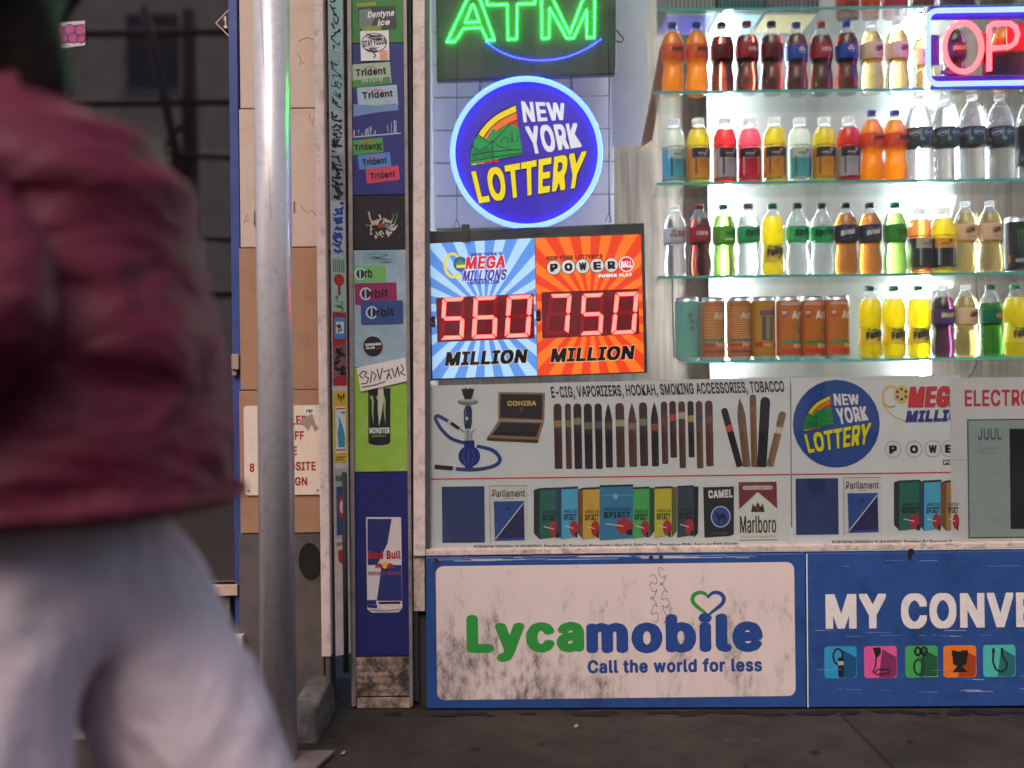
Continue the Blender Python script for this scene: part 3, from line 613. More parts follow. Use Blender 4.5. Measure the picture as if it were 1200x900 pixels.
# ------------------------------------------------------------------ blue sign base
m_sblue = paint('sign_blue', C(38, 68, 124, 1.5), .42, var=.12, scale=30, dirt=C(22, 36, 72, 1.2), dirt_amt=.6, dirt_scale=7)
def scuffed(name, col):
    """sign white with scuffs and soot that thicken towards the kicked lower left corner"""
    m, t, b = newmat(name); g = N(t, 'NewGeometry'); sx = N(t, 'SeparateXYZ'); t.links.new(g.outputs['Position'], sx.inputs[0])
    def mrng(src, a, b_, c, d_):
        r = N(t, 'MapRange'); r.inputs[1].default_value = a; r.inputs[2].default_value = b_; r.inputs[3].default_value = c; r.inputs[4].default_value = d_; t.links.new(src, r.inputs[0]); return r.outputs[0]
    def mth(op, a, b_=None):
        n = N(t, 'Math', operation=op); t.links.new(a, n.inputs[0])
        if b_ is not None:
            if isinstance(b_, float): n.inputs[1].default_value = b_
            else: t.links.new(b_, n.inputs[1])
        return n.outputs[0]
    low = mrng(sx.outputs['Z'], .10, .40, 1, 0); left = mrng(sx.outputs['X'], -.25, .5, 1, .45)
    gate = mth('ADD', mth('MULTIPLY', low, left), .10)
    mp = N(t, 'Mapping'); mp.inputs['Scale'].default_value = (1, 1, .45); t.links.new(g.outputs['Position'], mp.inputs[0])
    n1 = N(t, 'TexNoise'); n1.inputs['Scale'].default_value = 13; n1.inputs['Detail'].default_value = 10; n1.inputs['Roughness'].default_value = .74; t.links.new(mp.outputs[0], n1.inputs['Vector'])
    n2 = N(t, 'TexNoise'); n2.inputs['Scale'].default_value = 55; n2.inputs['Detail'].default_value = 6; n2.inputs['Roughness'].default_value = .8; t.links.new(mp.outputs[0], n2.inputs['Vector'])
    thr = mth('SUBTRACT', mth('ADD', n1.outputs[0], mth('MULTIPLY', gate, .20)), .0)
    a = mrng(thr, .60, .74, 0, .85); bb = mrng(n2.outputs[0], .42, .62, .25, 1)
    fac = mth('MULTIPLY', a, bb)
    soft = mth('MULTIPLY', gate, mrng(n1.outputs[0], .4, .65, 0, .32)); fac = mth('MAXIMUM', fac, soft)
    mx = N(t, 'Mix', data_type='RGBA'); mx.inputs['A'].default_value = col; mx.inputs['B'].default_value = (.055, .042, .036, 1); t.links.new(fac, mx.inputs['Factor'])
    t.links.new(mx.outputs['Result'], b.inputs['Base Color']); b.inputs['Roughness'].default_value = .5; MATS[name] = m; return m
m_swhite = scuffed('sign_white', C(202, 186, 182, 1.42))
YS = -.022
s1 = thing('shop_sign', at(720, 829, YS), 'blue bordered cream phone company sign with scuffed lower left corner', 'sign', 'sign panels under the window')
shell('panel', YS, [(499, 653), (943.6, 648.5), (945, 829), (500, 830.5)], .035, m_sblue, s1)
d = Draw(YS); d.rrect(511.5, 661, 931.5, 818, 9, m_swhite, 1); d.flush('white_field', s1)
mg, mb = pr(44, 128, 56), pr(34, 62, 122)
d.text('Lyca', 546.7, 719.8, 684.5, 775.3, mg, 2, .085, by=.05); d.text('mobile', 687, 718.4, 893.6, 765, mb, 2, .085, by=.05); d.flush('company_name', s1)
d.text('Call the world for less', 688.5, 771.8, 893, 788, mb, 2, .062, by=.04); d.flush('slogan', s1)
def heart(sgn):
    P = []
    for i in range(26):
        t = math.pi * i / 25; P.append((829.8 + sgn * 18.5 * math.sin(t) ** 3 * 1.0, 706 - (13 * math.cos(t) - 5 * math.cos(2 * t) - 2 * math.cos(3 * t) - math.cos(4 * t)) * 1.0))
    return P
wl = [1.2 + 3.6 * math.sin(math.pi * min(1, i / 25 * 1.05)) ** .8 for i in range(26)]
d.line(heart(-1), wl, mg, 2); d.line(heart(1)[:], wl, mb, 2.1); d.flush('heart_logo', s1)
pen = paint('pen', (.05, .045, .05, 1), .6)
rg = random.Random(11)
for x0_, y0_, n_ in ((775, 664, 15), (765, 672, 13)):
    q = []; y = y0_
    for k in range(n_ * 6):
        u = k / 6; q.append((x0_ + math.sin(u * 1.9 + x0_) * 4 + rg.uniform(-.7, .7) + u * .5 * (1 if x0_ > 770 else .4), y0_ + u * 4.4 + math.cos(u * 3.1) * 3.2))
    d.line(q, .55, pen, 2.5)
d.flush('pen_scrawl', s1)
bolt = paint('bolt', (.07, .06, .055, 1), .5, metal=.6)
for x, y in ((763, 653.5), (774.5, 653), (511.5, 657)): d.ell(x, y, 2.6, 2.6, bolt, 2)
d.flush('bolt_heads', s1)
scr = pr(165, 165, 180)
for k in range(30):
    x = rg.uniform(500, 900); w = rg.uniform(10, 70); y = 655.5 - (x - 500) * .0105 + rg.uniform(-2.4, 2.2); d.line([(x, y), (min(x + w, 942), y - w * .011)], rg.uniform(.2, .9), scr, 1 + k * .02)
d.flush('scratches', s1)
s2 = thing('shop_sign', at(1130, 829, YS), 'blue convenience shop sign with white capitals and five coloured icons', 'sign', 'sign panels under the window')
shell('panel', YS, [(944.6, 648.5), (RX, 644), (RX, 826.5), (946, 829)], .035, m_sblue, s2)
d = Draw(YS); d.line([(945.4, 649), (946.8, 829)], 1.4, pr(200, 195, 205), 1); d.flush('edge_line', s2)
mw = pr(205, 190, 188)
d.text('MY', 967.4, 696, 1038.6, 736.5, mw, 1, .06, by=.03); d.text('CONVE', 1055.8, 694.5, 1214, 736, mw, 1, .06, by=.03); d.flush('shop_name', s2)
for i, (x0_, x1_, y, c, c2) in enumerate(((966, 1004, 757.3, (40, 128, 170), (24, 70, 104)), (1012.6, 1051, 757, (190, 76, 130), (110, 40, 80)), (1060.8, 1099, 756.6, (60, 140, 76), (28, 76, 50)), (1105.5, 1144, 756.3, (212, 104, 40), (140, 56, 24)), (1152, 1190, 755.6, (66, 160, 150), (34, 92, 92)))):
    y1_ = y + 37.5; d.rrect(x0_, y, x1_, y1_, 4, pr(*c), 1); cx = (x0_ + x1_) / 2
    d.poly([(cx + 2, y + 4), (x1_ - .5, y + 13), (x1_ - .5, y1_ - 4), (x1_ - 4, y1_ - .5), (cx - 2, y1_ - .5)], pr(*c2), 1.4)
    if i == 0:
        d.ring(cx - 3, y + 12, 5.5, 9, 2.2, ink, 2); d.rrect(cx - 3, y + 13, cx + 3.5, y1_ - 2, 1.5, ink, 2.2); d.rect(cx - 3, y + 17.5, cx + 3.5, y + 22, pr(150, 150, 150), 2.5)
    elif i == 1:
        d.poly([(cx - 9, y + 2), (cx, y + 1.5), (cx + .5, y + 8), (cx - 3, y + 13), (cx - 6, y + 13)], ink, 2); d.line([(cx - 5, y + 12), (cx - 6, y + 24), (cx - 9, y + 30), (cx - 4, y + 33.5), (cx + 10, y + 32), (cx + 11, y + 28), (cx - 2, y + 27), (cx - 8, y + 31)], 1.6, ink, 2.2)
    elif i == 2:
        for sx in (-3.5, 4): d.ring(cx + sx - 1, y + 6.5, 3.2, 4.5, 2.6, ink, 2)
        d.ring(cx - 3, y + 25, 6.3, 9.5, 1.3, ink, 2.2); d.ring(cx - 4, y + 25, 4.2, 8, .8, ink, 2.3); d.line([(cx - 4, y + 10), (cx, y + 16), (cx + 3, y + 11), (cx - 1, y + 20)], 1, ink, 2.4)
    elif i == 3:
        d.poly([(cx - 9, y + 7), (cx + 9, y + 6.5), (cx + 8, y + 22), (cx + 2, y + 24), (cx + 9, y + 31), (cx - 9, y + 31.5), (cx - 3, y + 24), (cx - 8, y + 22)], ink, 2)
        d.rect(cx - 9.5, y + 5.5, cx - 5, y + 12, ink, 2.2); d.rect(cx + 5, y + 5.5, cx + 9.5, y + 12, ink, 2.2)
    else:
        d.line([(cx - 7, y + 5), (cx - 7.5, y + 20), (cx - 4, y + 29), (cx + 2, y + 32), (cx + 8, y + 28), (cx + 9, y + 21), (cx + 4, y + 14), (cx + 3, y + 6)], 2.2, ink, 2)
        d.rect(cx - 8.6, y + 4, cx - 5.4, y + 10, ink, 2.4); d.rect(cx + 1.6, y + 3.5, cx + 4.6, y + 9, ink, 2.4)
    d.flush('icon', s2)
for k in range(60):
    x = rg.uniform(948, 1290); w = rg.uniform(4, 36); y = rg.choice((657, 663, 662, 740, 745, 793, 795, 808, 810, 786)) + rg.uniform(-1.5, 1.5); d.line([(x, y), (x + w, y - w * .008)], rg.uniform(.15, .6), scr if k % 3 else pr(110, 130, 170), 2.8 + k * .01)
d.flush('scratches', s2)
d.ell(1067.5, 647, 4, 4, ink, 1); d.ell(1066, 652, 2.2, 5, ink, 1.2); d.flush('tar_blob', s2)

# ------------------------------------------------------------------ posters inside the glass
YQ = .011
m_pap = paint('poster_paper', C(198, 202, 202, 1.5), .5, var=.04, scale=15)
for mm in (m_pap, paint('poster_paper_b', C(192, 190, 190, 1.45), .5, var=.05)):      # paper lets some of the window light through
    t_ = mm.node_tree; bs = t_.nodes['Principled BSDF']; tl = N(t_, 'BsdfTranslucent'); tl.inputs[0].default_value = (.8, .84, .85, 1)
    mx = N(t_, 'MixShader'); mx.inputs[0].default_value = .12; t_.links.new(bs.outputs[0], mx.inputs[1]); t_.links.new(tl.outputs[0], mx.inputs[2]); t_.links.new(mx.outputs[0], t_.nodes['Material Output'].inputs[0])
pb_ = thing('tobacco_poster', at(714, 645, YQ), 'white poster with a hookah, cigars and cigarette packs', 'poster', 'posters along the window foot')
shell('sheet', YQ, [(500, 452), (925.6, 442), (927.2, 641.5), (501, 647)], .001, m_pap, pb_, 0)
d = Draw(YQ - .0005, lay=.0003)
d.text('E-CIG, VAPORIZERS, HOOKAH, SMOKING ACCESSORIES, TOBACCO', 646, 449.5, 919, 465.5, ink, 1, .03, .8, -1.0); d.flush('heading', pb_)
redl = pr(186, 50, 54); d.line([(505, 561.5), (925.4, 556)], 1.5, redl, 1); d.flush('red_rule', pb_)
hb = pr(40, 56, 120)
def smooth(pts, k=6):
    q = []; n = len(pts)
    for i in range(n - 1):
        p0_, p1_, p2_, p3_ = pts[max(i - 1, 0)], pts[i], pts[i + 1], pts[min(i + 2, n - 1)]
        for s in range(k):
            u = s / k; q.append(tuple(.5 * (2 * p1_[a] + (p2_[a] - p0_[a]) * u + (2 * p0_[a] - 5 * p1_[a] + 4 * p2_[a] - p3_[a]) * u * u + (3 * p1_[a] - p0_[a] - 3 * p2_[a] + p3_[a]) * u ** 3) for a in (0, 1)))
    return q + [pts[-1]]
k_ = lambda x, y: (490 + x / 5.4545, 440 + y / 5.4545)
d.line(smooth([k_(190, 292), k_(150, 268), k_(120, 258), k_(112, 280), k_(150, 345), k_(215, 405), k_(300, 432)]), 4.0, hb, 1)
d.line(smooth([k_(375, 452), k_(470, 475), k_(515, 515), k_(520, 550), k_(480, 580), k_(400, 598), k_(330, 602), k_(240, 597)]), 4.2, hb, 1.2)
d.line([k_(105, 583), k_(222, 594)], 5, ink, 1.6); d.line([k_(222, 594), k_(242, 597)], 4.6, pr(170, 175, 180), 1.7)
d.line([k_(195, 295), k_(212, 305)], 4.4, pr(170, 175, 180), 1.5); d.line([k_(210, 304), k_(262, 340)], 4, ink, 1.6); d.line([k_(258, 335), k_(300, 365)], 2, pr(130, 136, 140), 1.5)
d.poly([k_(275, 82), k_(290, 88), k_(305, 78), k_(320, 90), k_(335, 78), k_(345, 88), k_(360, 80), k_(348, 130), k_(340, 152), k_(298, 152), k_(285, 120)], ink, 2)
d.ell(*k_(318, 170), 12, 3.6, pr(96, 106, 106), 1.8); d.ell(*k_(318, 160), 12, 1.6, pr(150, 160, 160), 1.9)
d.poly([k_(305, 192), k_(335, 192), k_(345, 225), k_(344, 300), k_(336, 340), k_(300, 340), k_(292, 300), k_(291, 225)], pr(28, 34, 70), 2); d.line([k_(303, 215), k_(302, 310)], .8, pr(110, 120, 160), 2.3); d.ell(*k_(312, 275), 1.6, 2.2, pr(170, 176, 190), 2.3)
d.poly([k_(303, 345), k_(335, 345), k_(350, 415), k_(296, 415)], pr(150, 156, 158), 2); d.line([k_(340, 400), k_(345, 360), k_(366, 345)], 1.4, pr(110, 116, 118), 2.2); d.line([k_(318, 350), k_(318, 412)], 1.2, pr(80, 86, 88), 2.3)
d.rrect(*k_(294, 415), *k_(360, 470), 1.5, pr(30, 40, 100), 2.4); d.ell(*k_(327, 516), 12.8, 12.4, pr(32, 42, 108), 2.5); d.rect(*k_(300, 570), *k_(352, 590), pr(30, 40, 100), 2.4)
for x in (300, 322, 345): d.line(smooth([k_(x, 470), k_(x + (x - 325) * .5, 515), k_(x, 565)]), .6, pr(80, 96, 160), 2.8)
d.flush('hookah_print', pb_)
wd, wd2 = pr(130, 100, 76), pr(36, 28, 28)
d.poly([k_(512, 105), k_(812, 110), k_(806, 292), k_(512, 282)], wd, 1); d.poly([k_(526, 118), k_(797, 122), k_(792, 280), k_(524, 270)], wd2, 1.5)
d.poly([k_(515, 286), k_(806, 296), k_(770, 412), k_(440, 398)], wd, 1.2); d.poly([k_(530, 298), k_(785, 306), k_(755, 392), k_(470, 382)], wd2, 1.6); d.poly([k_(440, 398), k_(770, 412), k_(768, 432), k_(440, 416)], pr(70, 50, 42), 1.3)
d.text('COHIBA', *k_(570, 162), *k_(755, 194), pr(190, 160, 90), 2, .05); d.ring(*k_(660, 217), 1.6, 1.8, .6, pr(150, 126, 80), 2); d.flush('cigar_box_print', pb_)
cig = [(k_(x, 0)[0], k_(0, 178)[1], k_(0, 597)[1], w, 0) for x, w in ((893, 9.4), (960, 7), (1020, 9.4), (1087, 9.6), (1153, 8.6))]
cig += [(700 + x / 5, 440 + t0 / 5, 440 + t1 / 5, w, p) for x, t0, t1, w, p in ((66, 162, 540, 8.6, 1), (133, 160, 538, 10.2, 0), (205, 158, 535, 9.6, 1), (270, 156, 530, 9.6, 0), (336, 154, 533, 8.6, 1), (393, 152, 518, 7.6, 0), (443, 148, 482, 7.8, 0), (496, 150, 543, 7.8, 0), (548, 148, 480, 7.2, 0), (598, 148, 544, 7.8, 0), (655, 146, 532, 9, 0))]
br = ((62, 40, 38), (74, 48, 42), (44, 34, 36), (36, 30, 34), (32, 30, 32), (40, 30, 30), (70, 44, 40), (78, 50, 44), (56, 40, 38), (40, 30, 30), (72, 46, 42), (60, 40, 36), (74, 50, 44), (40, 34, 34), (86, 58, 48), (78, 50, 44))
def cigar(d, x0_, y0_, x1_, y1_, w, c, band, bc, pt, L):
    dx, dy = x1_ - x0_, y1_ - y0_; l = math.hypot(dx, dy); ux, uy = dx / l, dy / l; nx, ny = -uy, ux
    P = lambda a, o: (x0_ + ux * a + nx * o, y0_ + uy * a + ny * o)
    h = w / 2
    tip = [P(w * 2.2, -h), P(w, -h * .6), P(0, 0), P(w, h * .6), P(w * 2.2, h)] if pt else [P(h * .9, -h), P(h * .25, -h * .7), P(0, 0), P(h * .25, h * .7), P(h * .9, h)]
    d.poly(tip + [P(l - .6, h * .96), P(l, h * .6), P(l, -h * .6), P(l - .6, -h * .96)], pr(*c), L)
    d.line([P(w * 1.6, -h * .45), P(l - 2, -h * .45)], .8, pr(*[min(255, int(v * 1.4)) for v in c]), L + .15)
    a = l * band; d.poly([P(a - 2.6, -h * 1.02), P(a - 2.6, h * 1.02), P(a + 5, h * 1.02), P(a + 5, -h * 1.02)], pr(*bc), L + .3); d.ell(*P(a + 1, 0), h * .75, 4.4, pr(*[min(255, int(v * .75) + 20) for v in bc]), L + .5); d.ell(*P(a + 1, 0), h * .4, 2.6, pr(*bc), L + .7)
bcs = ((150, 110, 70), (110, 120, 80), (120, 130, 90), (90, 110, 90), (70, 84, 90), (90, 60, 40), (150, 150, 110), (130, 100, 90), (110, 120, 100), (140, 60, 50), (96, 60, 54), (170, 60, 50), (170, 150, 140), (150, 140, 80), (60, 60, 80), (120, 70, 60))
for i, (x, a, c_, w, p) in enumerate(cig): cigar(d, x - .6, a, x + 1.0, c_, w, br[i % 16], (.3, .3, .26, .33, .32, .34, .3, .36, .3, .38, .3, .28, .2, .3, .25, .28)[i], bcs[i], p, 1)
for i, q in enumerate(((848, 478, 867, 547, 8, (34, 30, 32), .33, (180, 70, 60), 0), (866.5, 466, 875, 547, 9.4, (100, 76, 58), .33, (110, 70, 60), 1), (882, 462, 884, 547, 7.6, (104, 74, 52), .2, (130, 100, 50), 0), (897, 465, 892.5, 547, 11.4, (34, 30, 32), .4, (40, 38, 42), 0), (917.5, 482, 902, 546, 8.4, (116, 88, 60), .33, (190, 186, 176), 0))): cigar(d, q[0], q[1], q[2], q[3], q[4], q[5], q[6], q[7], q[8], 1 + i)
d.flush('cigars_print', pb_)
def std_packs(d, ox, oy, par):
    """the blue pack and the white pack with the diagonal, at an offset"""
    d.rect(518 + ox, 570 + oy, 568 + ox, 636 + oy, pr(38, 52, 96), 1); d.ring(543 + ox, 597 + oy, 3, 3.4, .6, pr(52, 74, 110), 2); d.text('Marine', 537 + ox, 603 + oy, 551 + ox, 606 + oy, pr(52, 74, 110), 2)
    d.rect(573.5 + ox, 569.5 + oy, 618 + ox, 634 + oy, pr(186, 186, 180), 1); d.line([(573.5 + ox, 569.5 + oy), (618 + ox, 569 + oy)], .8, pr(110, 110, 108), 1.5); d.line([(574 + ox, 570 + oy), (574.6 + ox, 636 + oy)], .8, pr(120, 120, 118), 1.5); d.line([(574 + ox, 580.5 + oy), (619 + ox, 580 + oy)], .5, pr(120, 120, 118), 1.5)
    d.text('Parliament', 577 + ox, 573.5 + oy, 615 + ox, 582.5 + oy, ink, 2, .02); d.text('LIGHTS', 591 + ox, 583.4 + oy, 601.5 + ox, 585 + oy, ink, 2)
    d.poly([(578.5 + ox, 587.5 + oy), (614 + ox, 587 + oy), (615 + ox, 633 + oy), (580 + ox, 634 + oy)], pr(36, 66, 130), 2); d.poly([(613.5 + ox, 589 + oy), (614.3 + ox, 630 + oy), (581 + ox, 631 + oy)], pr(30, 34, 76), 2.4); d.line([(580.5 + ox, 631.5 + oy), (613 + ox, 590 + oy)], 1, pr(190, 196, 205), 2.8); d.ell(596 + ox, 596 + oy, 2.4, 2, pr(26, 36, 70), 2.6)
std_packs(d, 0, 0, pb_); d.flush('cigarette_packs_print', pb_)
def spirit(d, fx0, fx1, y0_, y1_, c, side, sc, L, ang=1):
    if side: d.poly([(side, y0_ + 1.5), (fx0, y0_ - 1 + ang), (fx0, y1_ + 1), (side, y1_ - 6)], pr(*sc), L)
    d.poly([(fx0, y0_ + ang), (fx1, y0_ - ang), (fx1, y1_ - ang * 2), (fx0, y1_ + 1)], pr(*c), L + .2); d.poly([(side or fx0, y0_ + 1), (fx0, y0_ - 1), (fx1, y0_ - 2), (fx1, y0_ + .5), (fx0, y0_ + 1.5)], pr(30, 40, 44), L + .25)
    w = fx1 - fx0; dkc = pr(*[int(v * .3) for v in c])
    d.text('AMERICAN', fx0 + w * .12, y0_ + 25, fx1 - w * .08, y0_ + 29, dkc, L + .5, .02); d.text('SPIRIT', fx0 + w * .12, y0_ + 30, fx1 - w * .08, y0_ + 37.5, dkc, L + .5, .06)
    d.ell(fx1 - w * .26, y0_ + 47, w * .26, 9.2, pr(150, 40, 46), L + .7); d.line([(fx0 + w * .2, y0_ + 44), (fx1 - w * .3, y0_ + 47)], 1, pr(190, 190, 190), L + 1); d.poly([(fx1 - w * .2, y0_ + 52), (fx1 - 1, y0_ + 50), (fx1 - 1, y0_ + 58), (fx1 - w * .2, y0_ + 57)], ink, L + 1)
spirit(d, 632.5, 656, 573, 631, (34, 92, 80), 625.5, (30, 44, 46), 1); spirit(d, 658, 677.5, 572, 631, (70, 150, 186), 652, (34, 60, 84), 2); spirit(d, 683, 703, 572.5, 631, (186, 146, 56), 677, (104, 62, 44), 3)
spirit(d, 793.5, 813, 570.5, 629, (48, 58, 68), None, 0, 1); d.poly([(813, 570), (818.5, 570), (818, 625), (813, 630)], ink, 1.4)
spirit(d, 767, 787, 571.5, 629, (170, 164, 50), None, 0, 2); d.poly([(787, 570), (793, 571), (793, 622), (787, 630)], pr(86, 84, 48), 2.4)
spirit(d, 741, 761, 572, 630, (66, 150, 84), None, 0, 3); d.poly([(761, 571), (767, 572), (767, 622), (761, 630)], pr(30, 70, 48), 3.4)
spirit(d, 702.5, 742, 569.5, 632, (46, 110, 146), None, 0, 4); d.line([(705, 580.5), (740, 580)], .6, pr(110, 160, 180), 5.4); d.ell(721, 581.5, 3, 3.4, pr(110, 160, 180), 5.6); d.flush('cigarette_packs_print', pb_)
d.poly([(824, 571), (860, 570), (860, 626), (856, 628), (825.5, 630)], pr(32, 32, 38), 1); d.text('CAMEL', 830, 574, 858.5, 583.5, pr(196, 196, 188), 2, .06, 2)
d.ell(844.5, 605.5, 11.6, 12.6, pr(170, 176, 190), 2); d.ell(844.5, 605.5, 10.4, 11.4, pr(38, 64, 140), 2.4)
d.poly([(838, 601), (841, 600), (843, 604), (846, 602), (849, 602), (851, 606), (850, 612), (848.5, 616), (848, 608), (843, 609), (843, 616), (841.5, 616), (841, 607), (839, 604)], ink, 2.8); d.text('FILTERS', 834, 624, 852, 626, pr(110, 110, 110), 2); d.flush('cigarette_packs_print', pb_)
mar = pr(110, 44, 54); d.poly([(865.5, 565), (910, 564.5), (911, 633), (866.5, 633.5)], pr(190, 194, 184), 1); d.poly([(865.5, 565), (910, 564.5), (910.8, 596), (888, 576.5), (866, 597)], mar, 1.5); d.line([(866.5, 633), (911, 632.4)], .8, mar, 1.5)
d.rrect(870.5, 569.3, 905.5, 573.7, 2, pr(190, 186, 178), 2); d.text('FILTER CIGARETTES', 872, 570.3, 904, 572.8, mar, 2.5, .03)
d.poly([(880, 600), (882, 590), (885, 594), (888, 588), (891, 594), (894, 590), (896, 600)], pr(50, 44, 40), 2); d.ell(888, 595, 2.6, 3.6, mar, 2.5); d.text('Marlboro', 867, 604.5, 909.5, 624.5, ink, 2, .035, by=0); d.text('20 CLASS A CIGARETTES', 868, 628, 909, 630, pr(90, 86, 80), 2); d.flush('cigarette_packs_print', pb_)
d.text("SURGEON GENERAL'S WARNING: Smoking By Pregnant Women May Result in Fetal Injury, Premature Birth, And Low Birth Weight.", 555, 637.0, 866, 643.2, ink, 1, .035, 0, 0); d.flush('warning_text', pb_)

def lottery_face(d, cx, cy_, s, ink_f, ol, L=1, ang0=0):
    """the round lottery emblem, measured on the neon sign centred at (617,179.5) with radius 88"""
    T = lambda x, y: (cx + (x - 617) * s, cy_ + (y - 179.5) * s)
    O = (612, 186)
    def band(f0, f1):
        P = []
        for f, rev in ((f0, 0), (f1, 1)):
            q = []
            for i in range(15):
                u = i / 14; a = smooth([(550.5, 194), (552, 174), (562, 152), (580, 134), (604, 122)], 6)[int(u * 24)]
                q.append((O[0] + (a[0] - O[0]) * f, O[1] + (a[1] - O[1]) * f))
            P += q[::-1] if rev else q
        return [T(*p) for p in P]
    d.poly([T(*p) for p in smooth([(550.5, 194), (552, 174), (562, 152), (580, 134), (604, 122)], 6)] + [T(613, 182)], ol, L)
    d.poly(band(.97, .86), ink_f(236, 206, 30), L + .3); d.poly(band(.84, .72), ink_f(236, 110, 40), L + .3); d.poly(band(.70, .45), ink_f(204, 36, 40), L + .3)
    grn = ink_f(34, 140, 70)
    d.poly([T(*p) for p in ((551, 193), (552, 178), (556, 164), (561, 158), (570, 163), (577, 151), (584, 154), (592, 146), (603, 147), (608, 150), (612.4, 181))], grn, L + .6)
    lw = 1.0 * s
    for pts in (((561, 158), (570, 166), (577, 168), (586, 158), (597, 146)), ((552, 182), (575, 178), (600, 176), (611, 175)), ((551, 189), (580, 184), (612, 179.5)), ((553, 170), (560, 177), (568, 174), (577, 165), (586, 172), (600, 176)), ((577, 164), (578, 192)), ((587, 168), (588, 163), (591, 160), (595, 163), (595, 167), (599, 167), (600, 151), (601, 167), (606, 166), (607, 160), (611, 160))):
        d.line([T(*p) for p in pts], lw, ol, L + 1)
    for k in range(9): x = 555 + k * 2.6; d.line([T(x, 173 + (4 - abs(k - 2)) * .8), T(x, 187 - k * .4)], .7 * s, ol, L + 1.1)
    q = lambda *p: [T(*a) for a in p]
    wh, ye = ink_f(225, 222, 226), ink_f(240, 214, 20)
    d.text('NEW', 0, 0, 0, 0, wh, L + 1, .055, quad=q((610.5, 119), (661, 121), (664, 140.5), (613.5, 143.5)), by=.03)
    d.text('YORK', 0, 0, 0, 0, wh, L + 1, .055, quad=q((615, 148), (676, 144), (682, 172.5), (622, 181.5)), by=.03)
    d.text('LOTTERY', 0, 0, 0, 0, ol, L + .8, .085, quad=q((551, 200.5), (688.5, 175.5), (681, 221), (561, 240)), by=.05)
    d.text('LOTTERY', 0, 0, 0, 0, ye, L + 1.6, .055, quad=q((552, 201), (687.5, 176.5), (680, 220), (561.5, 239)), by=.03)

lp = thing('lottery_poster', at(1020, 640, YQ), 'white poster with a round blue lottery emblem above cigarette packs', 'poster', 'posters along the window foot')
shell('sheet', YQ, [(927.2, 442), (1125, 439.5), (1126, 639.4), (928.8, 641.5)], .001, m_pap, lp, 0)
d = Draw(YQ - .0005, lay=.0003); d.line([(928, 556), (1125, 553.5)], 1.5, redl, 1); d.flush('red_rule', lp)
d.ell(980, 496.5, 51, 51.5, pr(40, 66, 128), 1); lottery_face(d, 980, 496.5, .585, lambda r, g, b: pr(int(r * .88), int(g * .88), int(b * .88)), pr(30, 40, 60), 2); d.flush('lottery_emblem', lp)
gold = pr(196, 160, 84); d.ring(1044, 465, 9.5, 12, 2.6, gold, 1, 24, 60, 330); d.line(smooth([(1034, 472), (1045, 486), (1062, 494)]), 1.2, gold, 1.2); d.ell(1056.5, 462, 9.6, 10.6, pr(200, 168, 80), 1.6)
for k in range(6): a = k * math.pi / 3 + .5; d.ell(1056.5 + math.cos(a) * 5.6, 462 + math.sin(a) * 6, 1.7, 1.8, pr(40, 50, 120), 2)
d.text('MEGA', 1066, 452.5, 1129, 477.5, pr(70, 70, 76), 1.9, .10, shear=1.5, by=.04); d.text('MEGA', 1065, 453, 1128, 477, pr(186, 44, 50), 2.6, .09, shear=1.5, by=.03)
d.text('MILLIONS', 1062, 480, 1148, 494, pr(44, 44, 110), 2.2, .09, 1, 1.5); d.flush('game_logo', lp)
for k, ch in enumerate('POWE'):
    x = (1046.5, 1071, 1093, 1112)[k]; d.ring(x, 526.5 - k * .3, 9.2, 9.6, .6, pr(120, 124, 126), 1, 28); d.text(ch, x - 4.6, 522 - k * .3, x + 4.6, 531.5 - k * .3, ink, 2, .07)
d.rect(1105, 538.5, 1140, 544.5, pr(60, 56, 56), 1); d.text('POWER', 1106, 539.5, 1136, 543.5, pr(200, 198, 198), 2, .04); d.flush('game_logo', lp)
std_packs(d, 414.5, -9.5, lp); d.flush('cigarette_packs_print', lp)
spirit(d, 1054, 1079, 564, 621, (34, 92, 80), 1047.5, (30, 44, 46), 1); spirit(d, 1083, 1103, 564, 621, (70, 150, 186), 1077, (34, 60, 84), 2); spirit(d, 1109, 1124, 564, 621, (150, 110, 56), 1102, (104, 72, 44), 3); d.flush('cigarette_packs_print', lp)
d.text("SURGEON GENERAL'S WARNING: Smoking By Pregnant Women May", 975, 632.5, 1142, 639, ink, 1, .035); d.flush('warning_text', lp)
ep = thing('electronics_poster', at(1220, 638, .007), 'white poster with red capitals and a grey charger box', 'poster', 'posters along the window foot')
shell('sheet', .0095, [(1113.2, 443), (RX, 440), (RX, 636), (1115, 639.3)], .0009, paint('poster_paper_b', C(192, 190, 190, 1.45), .5, var=.05), ep, 0)
d = Draw(.009, lay=.0003); d.text('ELECTRO', 1130.5, 456.5, 1208, 476, pr(170, 40, 48), 1, .035, by=.02); d.flush('heading', ep)
d.rect(1134, 490.5, 1300, 630, pr(60, 64, 66), 1); d.rect(1135.5, 492, 1300, 628.5, pr(128, 140, 138), 1.5); d.rect(1183.5, 502, 1260, 619.5, pr(22, 24, 28), 2)
d.text('JUUL', 1146, 502, 1173.5, 515.5, pr(60, 66, 68), 2, .02); d.text('JUUL device', 1145, 523.5, 1169, 527, pr(96, 104, 104), 2); d.text('USB charger', 1145, 528.5, 1169, 532, pr(96, 104, 104), 2); d.line([(1115, 539), (1134, 538.5)], .6, pr(150, 150, 150), 1); d.flush('charger_print', ep)
